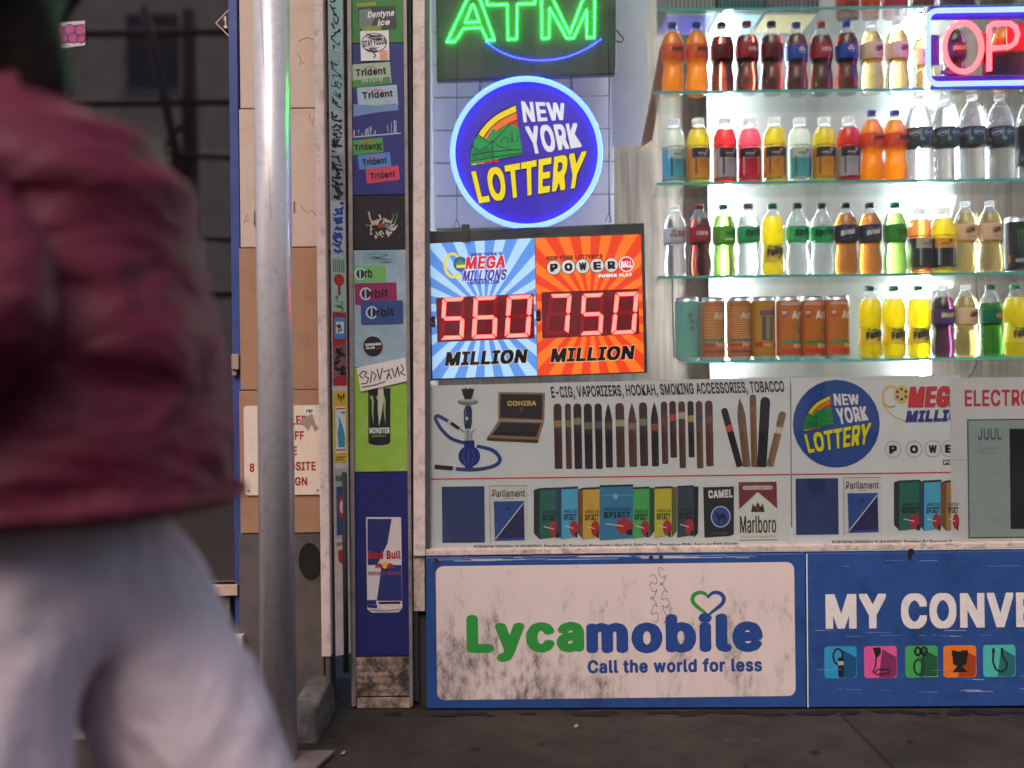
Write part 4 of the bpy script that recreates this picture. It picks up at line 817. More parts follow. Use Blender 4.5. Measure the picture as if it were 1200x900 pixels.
# ------------------------------------------------------------------ white slats and paper behind the signs
sl = thing('slat_backing', at(612, 267, .24), 'white slatted backing hanging behind the round neon sign', 'backing board')
m_slat = paint('slat_white', (.84, .85, .86, 1), .6, var=.05)
for k in range(14):
    y1 = 266 - k * 38.5; b = MB(); b.pxbox(499, y1 - 36.4, 719.5, y1, .45, .46); b.build('slat', m_slat, sl, bevel=.001)
b = MB(); b.pxbox(715, -200, 757, 171, .43, .433); tag(b.build('paper_sheet', paint('pale_paper', (.60, .66, .68, 1), .8, var=.05)), 'long pale paper sheet hanging beside the white slats', 'paper')
b = MB(); b.quad_box([(775, 53), (783, 60), (764, 165), (752, 172)], .36, .40); tag(b.build('cardboard_piece', paint('cardboard', (.28, .15, .08, 1), .8, var=.15)), 'brown cardboard edge leaning behind the shelves beside the paper', 'cardboard')

# ------------------------------------------------------------------ dotted letters sign
YA = .075
at_ = thing('atm_sign', at(616, 90, YA), 'black sign with green dotted ATM letters and blue dotted curve', 'sign')
m_blk = paint('black_plastic', (.075, .078, .078, 1), .45, var=.2, scale=10)
shell('board', YA, [(510, -130), (721.5, -133), (722, 87.5), (511.5, 95.5)], .03, m_blk, at_, .006)
g_led = emit('green_led', (.005, 1, .016, 1), 75); bl_led = emit('blue_led', (.009, .014, 1, 1), 50)
def dots(polys, step, r, mat, name, par, Y, closed=True):
    b = MB()
    for P in polys:
        P = list(P) + ([P[0]] if closed else []); L = 0; nxt = 0
        for i in range(len(P) - 1):
            l = math.hypot(P[i + 1][0] - P[i][0], P[i + 1][1] - P[i][1])
            while nxt <= L + l - (step * .35 if closed and i == len(P) - 2 else 0) + 1e-6:
                u = (nxt - L) / l; x, y = P[i][0] + (P[i + 1][0] - P[i][0]) * u, P[i][1] + (P[i + 1][1] - P[i][1]) * u
                b.lathe([(r, .0), (r * .95, -.002), (r * .6, -.0038), (.0002, -.0045)], at(x, y, Y), 8, axis='Y'); nxt += step
            L += l
    return b.build(name, mat, par, True)
Am = [(524, 49), (551.5, -9), (559.5, -9), (579.5, 47), (571, 47.5), (564, 32.5), (543.5, 33.5), (533, 49)]
Ai = [(545.5, 26.5), (562, 26), (555, 6), (553, 6)]
Tm = [(570.5, -9), (627, -10), (627, 4.5), (606, 5), (605.5, 46), (595, 46.5), (594.5, 5.5), (571, 6)]
Mm = [(634.5, -10), (643.5, -10), (667.5, 40), (687, -11), (697, -11), (696.5, 44), (687.5, 44.5), (687.5, 12), (672, 45), (664, 45), (644, 10), (643.5, 45), (635, 45.5)]
dots([Am, Ai, Tm, Mm], 2.75, .0024, g_led, 'green_lettering', at_, YA)
dots([smooth([(570, 50), (585, 60), (606, 68), (632, 71), (660, 68), (686, 58), (706, 45)], 12)], 3.6, .0019, bl_led, 'blue_dot_curve', at_, YA, False)
b = MB(); b.tube([at(722, 35, YA + .01), at(731, 46, YA + .01), at(728, 50, YA + .01), at(722, 48, YA + .01)], .0025, 8); b.build('hook', m_blk, at_, True)

# ------------------------------------------------------------------ round neon lottery sign
YL = .075
lo = thing('lottery_sign', at(617, 266, YL), 'round blue lottery sign ringed with pale blue neon', 'sign')
LS = .42
b = MB(); c = at(617, 179.5, YL); rr_ = 84.5 * (YL - CAMY) / F
b.lathe([(.0, .018), (rr_, .018), (rr_, .0), (.0, .0)], c, 72, axis='Y'); b.build('disc', lit(70, 50, 186, LS), lo)
d = Draw(YL); lottery_face(d, 617, 179.5, 1, lambda r, g, b_: lit(r, g, b_, .62), lit(20, 16, 50, .2), 1); d.flush('emblem', lo)
neon_b = emit('neon_pale_blue', (.045, .085, 1, 1), 7)
b = MB(); R_ = 86.3 * (YL - CAMY) / F
b.tube([c + Vector((math.cos(k * math.pi / 40) * R_, -.006, math.sin(k * math.pi / 40) * R_)) for k in range(80)], .0082, 10, closed=True); b.build('neon_ring', neon_b, lo, True)
def chain(nm, x0, y0, x1, y1, Y, par, r=.0013):
    b = MB(); a, e = at(x0, y0, Y), at(x1, y1, Y); n = max(2, int((e - a).length / .011))
    for k in range(n):
        p = a.lerp(e, (k + .5) / n); q = []
        for i in range(10):
            t = i * math.pi / 5; o = Vector((math.cos(t) * .0035, 0, math.sin(t) * .0075)) if k % 2 else Vector((math.cos(t) * .001, math.cos(t) * .0035, math.sin(t) * .0075))
            q.append(p + o)
        b.tube(q, r, 5, closed=True)
    b.build(nm, m_dark, par, True)
chain('chain', 563.5, 92, 562, 112, YL + .005, lo); chain('chain', 669, 88, 670, 106, YL + .005, lo)

# ------------------------------------------------------------------ jackpot board
YJ = .05
jb = thing('jackpot_board', at(631, 440, YJ), 'black framed jackpot board with red digits 560 and 750 on blue and orange', 'sign')
shell('frame', YJ, [(502, 271), (755, 261), (759, 437), (504.5, 446)], .035, m_blk, jb, .003)
d = Draw(YJ, a=.038, lay=.0005)
def clip(poly, q):
    out = list(poly); n = len(q)
    for i in range(n):
        (ax, ay), (bx, by) = q[i], q[(i + 1) % n]; inp, out = out, []
        side = lambda p: (bx - ax) * (p[1] - ay) - (by - ay) * (p[0] - ax)
        for k in range(len(inp)):
            p, r = inp[k], inp[(k + 1) % len(inp)]; sp, sr = side(p), side(r)
            if sp >= 0: out.append(p)
            if sp * sr < 0: u = sp / (sp - sr); out.append((p[0] + (r[0] - p[0]) * u, p[1] + (r[1] - p[1]) * u))
        if not out: return []
    return out
def burst(q, cx, cy_, m0, m1, name, n=22):
    d.raw(q, [(0, 1, 2, 3)], m0, 1)
    for k in range(n):
        a0, a1 = 2 * math.pi * k / n, 2 * math.pi * (k + .5) / n
        P = clip([(cx, cy_), (cx + 400 * math.cos(a0), cy_ + 400 * math.sin(a0)), (cx + 400 * math.cos(a1), cy_ + 400 * math.sin(a1))], q)
        if len(P) > 2: d.raw(P, [tuple(range(len(P)))], m1, 1.6)
    d.flush(name, jb)
QL = [(504, 285.5), (626.5, 279), (629.5, 440), (507, 443.7)]; QR = [(627.2, 279), (751, 274.5), (755, 435.5), (630, 440)]
burst(QL, 568, 365, lit(92, 146, 226, .72), lit(168, 205, 242, .8), 'blue_sunburst'); burst(QR, 692, 362, lit(228, 62, 22, .72), lit(240, 112, 30, .8), 'orange_sunburst')
segoff_glow = emit('segment_off_glow', (.34, .0, .010, 1), .6); winbk_glow = emit('led_window', (.16, .0, .006, 1), .6); segon = emit('segment_on', (1, .036, .03, 1), 9)  # glow of the lit digits is put into the window and unlit segments
QW = ([(511, 349), (625.3, 344), (626.5, 396.5), (512.5, 401)], [(634.5, 342.5), (748, 338.5), (749.2, 391.5), (635.5, 396.5)])
for q in QW: d.raw(q, [(0, 1, 2, 3)], winbk_glow, 2.2)
d.flush('led_window', jb)
SEG = {'0': 'abcdef', '5': 'afgcd', '6': 'afgcde', '7': 'abc'}
def digit(ch, tl, tr, br, bl):
    w = 4.4; X = lambda u, v: ((tl[0] * (1 - u) + tr[0] * u) * (1 - v) + (bl[0] * (1 - u) + br[0] * u) * v, (tl[1] * (1 - u) + tr[1] * u) * (1 - v) + (bl[1] * (1 - u) + br[1] * u) * v)
    tx, ty = .17, .085; g = .02
    S = {'a': [(g + .03, 0), (1 - g - .03, 0), (1 - tx, ty), (tx, ty)], 'd': [(tx, 1 - ty), (1 - tx, 1 - ty), (1 - g - .03, 1), (g + .03, 1)],
         'g': [(tx * .45 + .04, .5), (tx, .5 - ty / 2), (1 - tx, .5 - ty / 2), (1 - tx * .45 - .04, .5), (1 - tx, .5 + ty / 2), (tx, .5 + ty / 2)],
         'f': [(0, .03), (tx, ty + .02), (tx, .5 - ty / 2 - .01), (tx * .45, .49), (0, .46)], 'b': [(1 - tx, ty + .02), (1, .03), (1, .46), (1 - tx * .45, .49), (1 - tx, .5 - ty / 2 - .01)],
         'e': [(0, .54), (tx * .45, .51), (tx, .5 + ty / 2 + .01), (tx, 1 - ty - .02), (0, .97)], 'c': [(1 - tx, .5 + ty / 2 + .01), (1 - tx * .45, .51), (1, .54), (1, .97), (1 - tx, 1 - ty - .02)]}
    for k, P in S.items(): d.poly([X(*p) for p in P], segon if k in SEG[ch] else segoff_glow, 3)
Z = lambda x, y: (490 + x / 4, 220 + y / 4)
for ch, q in zip('560750', (((115, 517), (221, 513), (212, 709), (104, 713)), ((262, 511), (374, 507), (367, 704), (252, 708)), ((418, 507), (536, 501), (522, 698), (406, 703)), ((618, 500), (719, 497), (704, 686), (590, 690)), ((770, 498), (872, 494), (862, 688), (757, 691)), ((925, 492), (1033, 488), (1018, 683), (905, 688)))):
    digit(ch, *[Z(*p) for p in q]); d.flush('digit', jb)
for x, y in ((225, 697), (378, 694), (880, 676)): d.ell(*Z(x, y), 2, 2, segoff_glow, 3)
d.flush('decimal_points', jb)
kb = lit(22, 18, 22, .1); whl = lit(235, 225, 230, .7)
A2 = 1.5
for x0_, y0_, x1_, y1_ in ((522.5, 410.8, 617.5, 427.2), (646, 406.4, 743, 423)): d.text('MILLION', x0_ - .3, y0_ - .6, x1_ + .6, y1_ + .8, lit(230, 200, 170, .6), 2.2, .10, 0, 1.5, by=.06); d.text('MILLION', x0_, y0_, x1_, y1_, kb, 3, .07, 0, 1.5, by=.04)
d.text('$', 505.5, 369.5, 510.5, 385, kb, 2.2, .08); d.text('$', 628.3, 362.5, 634, 378, kb, 2.2, .08); d.flush('million_lettering', jb)
rd, bb_, gy = lit(210, 40, 56, .7), lit(66, 56, 160, .6), lit(225, 205, 80, .75)
d.ring(530.5, 311, 9, 13.5, 3.2, gy, 2.4, 24, 40, 320); d.line(smooth([(524, 318), (531, 325), (543, 326)]), 1.6, gy, 2.5); d.ell(539.5, 309.5, 8.2, 8.8, lit(60, 90, 150, .6), 2.8); d.poly([(534, 309), (539, 304), (545, 309), (544, 313), (535, 313)], lit(80, 150, 90, .6), 3); d.rect(535, 310.5, 545, 314, gy, 3.2)
d.text('MEGA', 545.3, 299.3, 593.2, 315.8, whl, 2.6, .10, 0, 1.2, by=.06); d.text('MEGA', 546, 300, 592.5, 315, rd, 3.4, .06, 0, 1.2, by=.03)
d.text('MILLIONS', 542, 315.6, 594, 329.6, whl, 2.8, .09, 0, 1.5, by=.05); d.text('MILLIONS', 542.5, 316.2, 593.5, 329, bb_, 3.6, .055, 0, 1.5, by=.03)
d.text("NEW YORK'S", 552, 296, 588, 299.8, bb_, 3, .06); d.text('MEGAPLIER', 551, 328.6, 585, 333, bb_, 4.4, .06); d.flush('game_logo', jb)
for k, ch in enumerate('POWER'):
    x, y = (649, 666, 682.8, 699.6, 716.4)[k], 313.6 - k * .75; d.ell(x, y, 8.8, 9, lit(120, 60, 40, .3), 2.3); d.ell(x, y, 8, 8.2, lit(214, 206, 204, .62), 2.6); d.ell(x - 1.8, y - 2.6, 3.6, 3, whl, 2.9); d.text(ch, x - 4.4, y - 4.6, x + 4.6, y + 4.8, kb, 3.2, .09, by=.06)
d.ell(734, 309.6, 8.8, 9, whl, 2.7); d.ell(734, 309.6, 7.6, 7.8, lit(206, 40, 44, .7), 3); d.text('BALL', 727.8, 306, 740.5, 313.6, whl, 3.4, .09)
d.text("NEW YORK LOTTERY'S", 640.5, 299, 706, 304, lit(120, 40, 30, .4), 2.4, .06); d.text('POWER PLAY', 700.5, 320.4, 741.5, 325.2, lit(90, 26, 20, .3), 2.4, .14, by=.1); d.text('POWER PLAY', 701, 320.8, 741, 324.8, whl, 3.4, .08); d.flush('game_logo', jb)
b = MB(); b.pxbox(541, 262.5, 550.5, 284, YJ - .008, YJ - .0005); b.build('bracket', m_blk, jb, bevel=.003)
d.line([(626, 275.5), (636, 273.5), (642, 275)], 1, lit(10, 10, 12, 0), 1); d.flush('frame_mark', jb)
for x, y in ((535.5, 267), (713.5, 259.5)):
    b = MB(); b.tube([at(x, -200, YJ + .02), at(x, y - 10, YJ + .02)], .001, 6); b.tube([at(x, y - 10, YJ + .02), at(x - 4, y, YJ + .02), at(x + 4, y, YJ + .02), at(x, y - 10, YJ + .02)], .0013, 6); b.build('hanging_wire', m_dark, jb, True)
b = MB(); b.tube([at(714.5, 90, .2), at(715.5, 150, .2), at(714, 200, .2), at(715, 262, .2)], .0022, 6); tag(b.build('power_cord', paint('cord_white', (.5, .5, .5, 1), .5), None, True), 'thin pale cord down the right edge of the white slats', 'cord')

# ------------------------------------------------------------------ OPEN sign
YO = .05
op = thing('open_sign', at(1180, 102, YO), 'neon open sign, pink letters in a pale blue tube frame', 'sign')
neon_c = emit('neon_frame', (.045, .065, 1, 1), 9.5); neon_p = emit('neon_pink', (1, .034, .038, 1), 7.5)
OX1 = 1296
def px3(pts, Y): return [at(x, y, Y) for x, y in pts]
fr = []
for cx, cy_, a0 in ((1099, 24, 180), (OX1 - 13, 21, 270), (OX1 - 13, 84, 0), (1099, 87, 90)):
    for k in range(6): a = R(a0 + k * 18); fr.append((cx + 11.5 * math.cos(a), cy_ + 11.5 * math.sin(a)))
b = MB(); b.tube(px3(fr, YO), .0078, 10, closed=True); b.build('neon_frame', neon_c, op, True)
b = MB(); b.tube(px3([(1128.5 + 21.8 * math.cos(k * math.pi / 20), 55.5 + 28.5 * math.sin(k * math.pi / 20)) for k in range(40)], YO), .0075, 10, closed=True); b.build('neon_letter', neon_p, op, True)
b = MB(); b.tube(px3([(1159, 83), (1159, 40), (1159.5, 31), (1163, 28.5), (1172, 27.5), (1183, 27.5), (1190, 32), (1192.5, 40.5), (1190, 50), (1183, 55), (1172, 56), (1162, 56.5)], YO), .0075, 10); b.build('neon_letter', neon_p, op, True)
for pts in ([(1236, 27), (1209, 27), (1209, 82), (1236, 82)], [(1209, 55), (1230, 55)], ): pass
b = MB(); b.tube(px3([(1234, 26.5), (1209, 27), (1209, 82.5), (1234, 82)], YO), .0075, 10); b.tube(px3([(1212, 55), (1230, 54.6)], YO), .0075, 10); b.build('neon_letter', neon_p, op, True)
b = MB(); b.tube(px3([(1250, 82), (1250, 27), (1276, 81), (1276, 26)], YO), .0075, 10); b.build('neon_letter', neon_p, op, True)
m_acr = paint('violet_backing', (.07, .03, .16, 1), .25, var=.1); m_rib = paint('ribbed_black', (.02, .018, .03, 1), .3, var=.2)
def bar(x0, y0, x1, y1, m=m_acr): b = MB(); b.pxbox(x0, y0, x1, y1, YO + .014, YO + .02); b.build('backing_bar', m, op, bevel=.001)
bar(1091, 6, OX1 - 3, 22); bar(1091, 41, 1101, 76); bar(1148, 39, 1157, 74, paint('red_backing', (.3, .01, .02, 1), .3)); bar(1152, 60, OX1 - 3, 87, m_rib); bar(1091, 88, OX1 - 3, 103); bar(1180, 26, OX1 - 3, 59, paint('red_backing', (.3, .01, .02, 1), .3)); bar(1103, 82, 1125, 87)

# ------------------------------------------------------------------ glass shelves and light tubes
SY0, SY1 = .13, .36
edge = emit('shelf_edge', (.02, .30, .24, 1), .25, (.05, .42, .36, 1)); m_shelf = pane_mat('shelf_glass', (.90, .97, .95, 1), 1.45)
m_edge = paint('green_glass_edge', (.10, .50, .42, 1), .15, var=.1)
ROWS = {}
for i, (y, xl_) in enumerate(((9, 771), (105.5, 764), (212.5, 769), (322, 771), (421.5, 800))):
    z = at(925, y, SY0).z; ROWS[i] = z; xa, xb = at(xl_, y, SY0).x, at(RX + 60, y, SY0).x
    xb2 = at(xl_ + 8, y, SY1).x
    s = thing('glass_shelf', ((xa + xb) / 2, .3, z), ('top glass shelf holding bags and boxes above the bottles', 'glass shelf under the colas and orange sodas', 'glass shelf under the vitamin drinks and water bottles', 'glass shelf under the lemon sodas and iced teas', 'lowest glass shelf under the cans and pineapple sodas')[i], 'shelf', 'glass shelves in the window')
    v = [(xa, SY0 + .002, z - .007), (xb, SY0 + .002, z - .007), (xb, SY1, z - .007), (xa + .02, SY1, z - .007)]
    v += [(a, b_, z) for a, b_, c_ in v]; mk('pane', v, [(3, 2, 1, 0), (4, 5, 6, 7), (1, 2, 6, 5), (2, 3, 7, 6), (3, 0, 4, 7)], m_shelf, s)
    b = MB(); b.box(xa, xb, SY0 - .003, SY0 + .002, z - .0075, z + .0005); b.build('front_edge', m_edge, s)
tube_m = emit('led_tube', (.92, .98, 1, 1), 72)
m_alu2 = paint('tube_cap', (.6, .6, .6, 1), .4, metal=.5)
for x, y0_, y1_, lab in ((852, -60, 443, 'white light tube standing behind the left bottles'), (1079, -60, 443, 'white light tube standing behind the bottles at the woodgrain edge')):
    t = thing('light_tube', at(x, y1_, .41), lab, 'light', 'light tubes in the window')
    b = MB(); a, e = at(x - 1, y0_, .41), at(x + 1.5, y1_, .41); b.tube([a, e], .0085, 12); b.build('tube', tube_m, t, True)
    b = MB(); b.tube([e, e + Vector((0, 0, -.02))], .011, 12); b.tube([a, a + Vector((0, 0, .02))], .011, 12); b.build('end_cap', m_alu2, t, True)
b = MB(); b.tube([at(787, 266, .45), at(791, 300, .45), at(788, 340, .45), at(790, 420, .45)], .003, 6); tag(b.build('shelf_cord', m_dark, None, True), 'dark cord hanging behind the left bottles', 'cord')
b = MB(); b.tube([at(1144, 330, .5), at(1145, 360, .5), at(1150, 382, .5), at(1147, 420, .5), at(1140, 437, .5), at(1132, 445, .5)], .0028, 6); tag(b.build('wall_cord', m_dark, None, True), 'dark cord down the grey woodgrain wall at the right', 'cord')
# ------------------------------------------------------------------ bottles and cans
def clear_liquid(name, col, rough=.0):
    if name in MATS: return MATS[name]
    m, t, b = newmat(name); b.inputs['Base Color'].default_value = col; b.inputs['Transmission Weight'].default_value = 1; b.inputs['IOR'].default_value = 1.33; b.inputs['Roughness'].default_value = rough
    MATS[name] = m; return m
def cloudy(name, col, trans=.55):
    """cloudy drink: scatters the light that comes through from behind"""
    if name in MATS: return MATS[name]
    m, t, b = newmat(name); out = t.nodes['Material Output']
    b.inputs['Base Color'].default_value = col; b.inputs['Roughness'].default_value = .25; b.inputs['Coat Weight'].default_value = .3
    tl = N(t, 'BsdfTranslucent'); tl.inputs[0].default_value = col
    tp = N(t, 'BsdfTransparent'); tp.inputs[0].default_value = tuple(min(1, c * 1.05) for c in col[:3]) + (1,)
    m1 = N(t, 'MixShader'); m1.inputs[0].default_value = trans; t.links.new(b.outputs[0], m1.inputs[1]); t.links.new(tl.outputs[0], m1.inputs[2])
    m2 = N(t, 'MixShader'); m2.inputs[0].default_value = .28; t.links.new(m1.outputs[0], m2.inputs[1]); t.links.new(tp.outputs[0], m2.inputs[2])
    t.links.new(m2.outputs[0], out.inputs[0]); MATS[name] = m; return m
m_pet = None
def pet():
    global m_pet
    if m_pet: return m_pet
    m, t, b = newmat('clear_plastic'); out = t.nodes['Material Output']; t.nodes.remove(b)
    tr = N(t, 'BsdfTransparent'); gl = N(t, 'BsdfGlossy'); gl.inputs['Roughness'].default_value = .06; df = N(t, 'BsdfTranslucent'); df.inputs[0].default_value = (.9, .92, .95, 1)
    lw = N(t, 'LayerWeight'); lw.inputs['Blend'].default_value = .25
    cr = N(t, 'MapRange'); cr.inputs[1].default_value = 0; cr.inputs[2].default_value = 1; cr.inputs[3].default_value = .03; cr.inputs[4].default_value = .55; t.links.new(lw.outputs['Facing'], cr.inputs[0])
    tc = N(t, 'Mix', data_type='RGBA'); tc.inputs['A'].default_value = (.98, .985, .99, 1); tc.inputs['B'].default_value = (.62, .66, .70, 1); t.links.new(lw.outputs['Facing'], tc.inputs['Factor']); t.links.new(tc.outputs['Result'], tr.inputs[0])
    a = N(t, 'MixShader'); a.inputs[0].default_value = .3; t.links.new(gl.outputs[0], a.inputs[1]); t.links.new(df.outputs[0], a.inputs[2])
    mx = N(t, 'MixShader'); t.links.new(cr.outputs[0], mx.inputs[0]); t.links.new(tr.outputs[0], mx.inputs[1]); t.links.new(a.outputs[0], mx.inputs[2]); t.links.new(mx.outputs[0], out.inputs[0])
    m_pet = m; return m
def label_mat(r, g, b): return pr(r, g, b, 1.25, .3)
# profiles (radius, height) of the full-size drink
PROF = {
 'soda': [(.004, .0015), (.022, .0), (.029, .003), (.0335, .012), (.0352, .03), (.0348, .05), (.0325, .068), (.0305, .082), (.0308, .094), (.0335, .106), (.0352, .116), (.0355, .135), (.0352, .152), (.0325, .168), (.027, .184), (.0195, .198), (.0138, .207), (.0128, .213), (.0128, .2155)],
 'vitamin': [(.004, .0015), (.028, .0), (.0345, .004), (.0358, .012), (.0352, .016), (.0356, .02), (.0356, .112), (.0345, .116), (.0362, .121), (.0362, .132), (.0345, .148), (.0295, .165), (.0225, .178), (.0182, .184), (.0175, .190)],
 'water': [(.004, .0015), (.032, .0), (.039, .004), (.0408, .014), (.0400, .03), (.0408, .046), (.0400, .062), (.0408, .078), (.0400, .094), (.0410, .112), (.0410, .170), (.0400, .182), (.0365, .204), (.0300, .226), (.0215, .243), (.0150, .252), (.0140, .262)],
 'can': [(.002, .004), (.026, .004), (.0285, .0), (.031, .002), (.0375, .012), (.0378, .018), (.0378, .178), (.0368, .184), (.0335, .192), (.0332, .195), (.0345, .1965), (.0335, .1975), (.0315, .1945), (.002, .1945)],
 'slim': [(.002, .004), (.026, .004), (.0285, .0), (.0305, .002), (.0335, .009), (.0336, .014), (.0336, .152), (.0325, .159), (.0285, .170), (.0282, .173), (.0295, .1745), (.0285, .1755), (.0268, .1725), (.002, .1725)]}
def prof_r(p, z):
    for (r0, z0_), (r1, z1_) in zip(p, p[1:]):
        if z0_ <= z <= z1_ and z1_ > z0_: return r0 + (r1 - r0) * (z - z0_) / (z1_ - z0_)
    return p[-1][0]
def smooth_prof(p, k=3):
    q = smooth(p, k); return [(max(r, .0003), z) for r, z in q]
class Lab(Draw):
    """prints wrapped round a label: x in mm from the label's centre, y in mm down from its top"""
    def __init__(s, rad, ztop):
        Draw.__init__(s, fn=lambda x, y, l: Vector(((rad + l) * math.sin(x / 1000 / rad), -(rad + l) * math.cos(x / 1000 / rad), ztop - y / 1000)), a=0, lay=.00025)
    def text(s, t, x0, y0, x1, y1, m, layer=1, b=0.0, ang=0, shear=0, quad=None, by=None):
        if quad is None: cx, cy_ = (x0 + x1) / 2, (y0 + y1) / 2; x0, x1, y0, y1 = cx + (x0 - cx) * 1.22, cx + (x1 - cx) * 1.22, cy_ + (y0 - cy_) * 1.2, cy_ + (y1 - cy_) * 1.2
        Draw.text(s, t, x0, y0, x1, y1, m, layer, b, ang, shear, quad, by)
    def flush(s, name, parent):
        bm = bmesh.new()
        vs = [bm.verts.new(v) for v in s.v]
        for f, k in zip(s.f, s.mi):
            try: q = bm.faces.new([vs[i] for i in f]); q.material_index = k
            except ValueError: pass
        me = bpy.data.meshes.new(name)
        bm.to_mesh(me); bm.free()
        for m in s.mats: me.materials.append(m)
        o = bpy.data.objects.new(name, me); COL.objects.link(o); o.parent = parent; s.reset(); return o
    def band(s, x0, y0, x1, y1, m, layer=1, n=10):
        for i in range(n): a, b = x0 + (x1 - x0) * i / n, x0 + (x1 - x0) * (i + 1) / n; s.raw([(a, y0), (b, y0), (b, y1), (a, y1)], [(0, 1, 2, 3)], m, layer)
K = {}
def bottle(kind, shape, desc, cat, liq, fill, cap_m, lab=None, prints=None, cap_h=.0135, scale=1.0):
    """prototype: shell, liquid, cap, label (> print)"""
    P = PROF[shape]; root = bpy.data.objects.new(cat.replace(' ', '_'), None); COL.objects.link(root); tag(root, desc, cat, None)
    top = P[-1][1]
    b = MB(); b.lathe(smooth_prof(P), seg=30); b.build('shell', pet(), root, True)
    q = [(max(.0003, r - .0008), z + .0008) for r, z in smooth_prof(P) if z < fill]; q += [(q[-1][0] * .98, fill), (.0003, fill)]
    b = MB(); b.lathe([(.0003, q[0][1])] + q, seg=30); b.build('liquid', liq, root, True)
    rn = P[-1][0]
    if cap_m:
        rc = rn + .0017; b = MB(); b.lathe([(rn, top - .003), (rc, top - .003), (rc, top + cap_h - .0035), (rc - .0012, top + cap_h - .002), (.0003, top + cap_h - .002)], seg=30); b.build('cap', cap_m, root, True)
        b = MB(); b.lathe([(rn + .0003, top - .0075), (rn + .0026, top - .0065), (rn + .0003, top - .0055)], seg=24); b.build('neck_ring', pet(), root, True)
    if lab:
        z0_, z1_, m = lab; n = 8
        b = MB(); b.lathe([(prof_r(P, z0_ + (z1_ - z0_) * i / n) + .0004, z0_ + (z1_ - z0_) * i / n) for i in range(n + 1)], seg=40); l = b.build('label', m, root, True)
        if prints: D = Lab(max(prof_r(P, z0_ + (z1_ - z0_) * i / n) for i in range(n + 1)) + .0009, z1_); prints(D); D.flush('label_print', l)
    K[kind] = root; root['_n'] = 0; return root
def can(kind, shape, desc, cat, m, prints):
    P = PROF[shape]; root = bpy.data.objects.new(cat.replace(' ', '_'), None); COL.objects.link(root); tag(root, desc, cat)
    cut = .178 if shape == 'can' else .152
    b = MB(); b.lathe([p for p in P if .01 <= p[1] <= cut + .007 and p[0] > .02 and (p[1] > .01)][:], seg=36); b.build('can_body', m, root, True)
    b = MB(); b.lathe([p for p in P if p[1] <= .0125], seg=30); b.build('base', m_tin, root, True)
    b = MB(); b.lathe([p for p in P if p[1] >= cut + .005], seg=30); b.build('lid', m_tin, root, True)
    D = Lab(P[6][0] + .0004, cut); prints(D); D.flush('can_print', root)
    K[kind] = root; root['_n'] = 0; return root
m_tin = paint('tin', (.62, .62, .62, 1), .3, metal=1, var=.05)
capm = {n: paint('cap_' + n, c, .35, var=.04) for n, c in dict(blue=(.03, .08, .42, 1), black=(.03, .03, .03, 1), red=(.42, .02, .035, 1), white=(.72, .72, .74, 1), grey=(.18, .19, .2, 1), green=(.01, .24, .12, 1)).items()}
t_ = capm['white'].node_tree; bs = t_.nodes['Principled BSDF']; tl = N(t_, 'BsdfTranslucent'); tl.inputs[0].default_value = (.9, .9, .9, 1)
mx = N(t_, 'MixShader'); mx.inputs[0].default_value = .6; t_.links.new(bs.outputs[0], mx.inputs[1]); t_.links.new(tl.outputs[0], mx.inputs[2]); t_.links.new(mx.outputs[0], t_.nodes['Material Output'].inputs[0])
L_ = lambda *c: pr(*c, 1.2, .3)
orange, yellow = cloudy('orange_soda', (.97, .47, .018, 1)), cloudy('yellow_soda', (.93, .78, .012, 1))
cola = clear_liquid('cola', (.16, .022, .012, 1)); ginger = clear_liquid('pale_amber', (.93, .72, .26, 1)); tea = clear_liquid('amber_tea', (.85, .26, .03, 1))
clear = clear_liquid('clear_water', (.96, .98, 1, 1)); limel = clear_liquid('lime_soda', (.55, .95, .16, 1)); greenl = clear_liquid('green_soda', (.12, .62, .06, 1)); grape = clear_liquid('grape_soda', (.045, .008, .022, 1))
def p_sunk(D): D.text('Sunkist', -8, 9, 24, 21, L_(40, 34, 70), 2, .06, 6, 2); D.ell(-16, 15, 5, 6, L_(236, 130, 60), 1)
bottle('sunk', 'soda', 'orange soda bottle with blue cap', 'orange soda bottle', orange, .195, capm['blue'], (.108, .153, label_mat(222, 78, 28)), p_sunk)
def p_coke(D):
    w = L_(228, 200, 198); D.text('Cola', 0, 6, 14, 12, L_(180, 60, 60), 1, .02); D.text('100%', -9, 15, 21, 25, w, 1, .08); D.band(-8, 28, 20, 29.6, L_(190, 120, 118)); D.band(-2, 34, 16, 35.4, L_(170, 90, 90))
bottle('coke', 'soda', 'dark cola bottle with red cap and red label', 'cola bottle', cola, .180, capm['red'], (.108, .154, label_mat(150, 22, 34)), p_coke)
def p_zero(D): D.text('Cola', -18, 10, 8, 22, L_(70, 14, 22), 1, .05); D.band(-20, 26, 16, 27.4, L_(80, 18, 26)); D.band(-16, 31, 12, 32.2, L_(80, 18, 26))
bottle('zero', 'soda', 'dark cola bottle with black cap and deep red label', 'cola bottle', cola, .180, capm['black'], (.108, .154, label_mat(104, 16, 26)), p_zero)
def p_peps(D):
    D.ell(6, 17, 11, 12, L_(225, 225, 230), 1); D.poly([(6 + 10 * math.cos(R(a)), 17 + 11 * math.sin(R(a))) for a in range(190, 361, 10)] + [(10, 14), (2, 17)], L_(190, 40, 44), 2); D.poly([(6 + 10 * math.cos(R(a)), 17 + 11 * math.sin(R(a))) for a in range(20, 171, 10)] + [(3, 21), (10, 18)], L_(30, 60, 150), 2)
    D.text('pepsi', 0, 0, 0, 0, L_(220, 220, 230), 2, .04, quad=((24, 26), (24, 8), (29, 8), (29, 26)))
bottle('peps', 'soda', 'dark cola bottle with blue cap and blue label', 'cola bottle', cola, .186, capm['blue'], (.106, .150, label_mat(30, 66, 150)), p_peps)
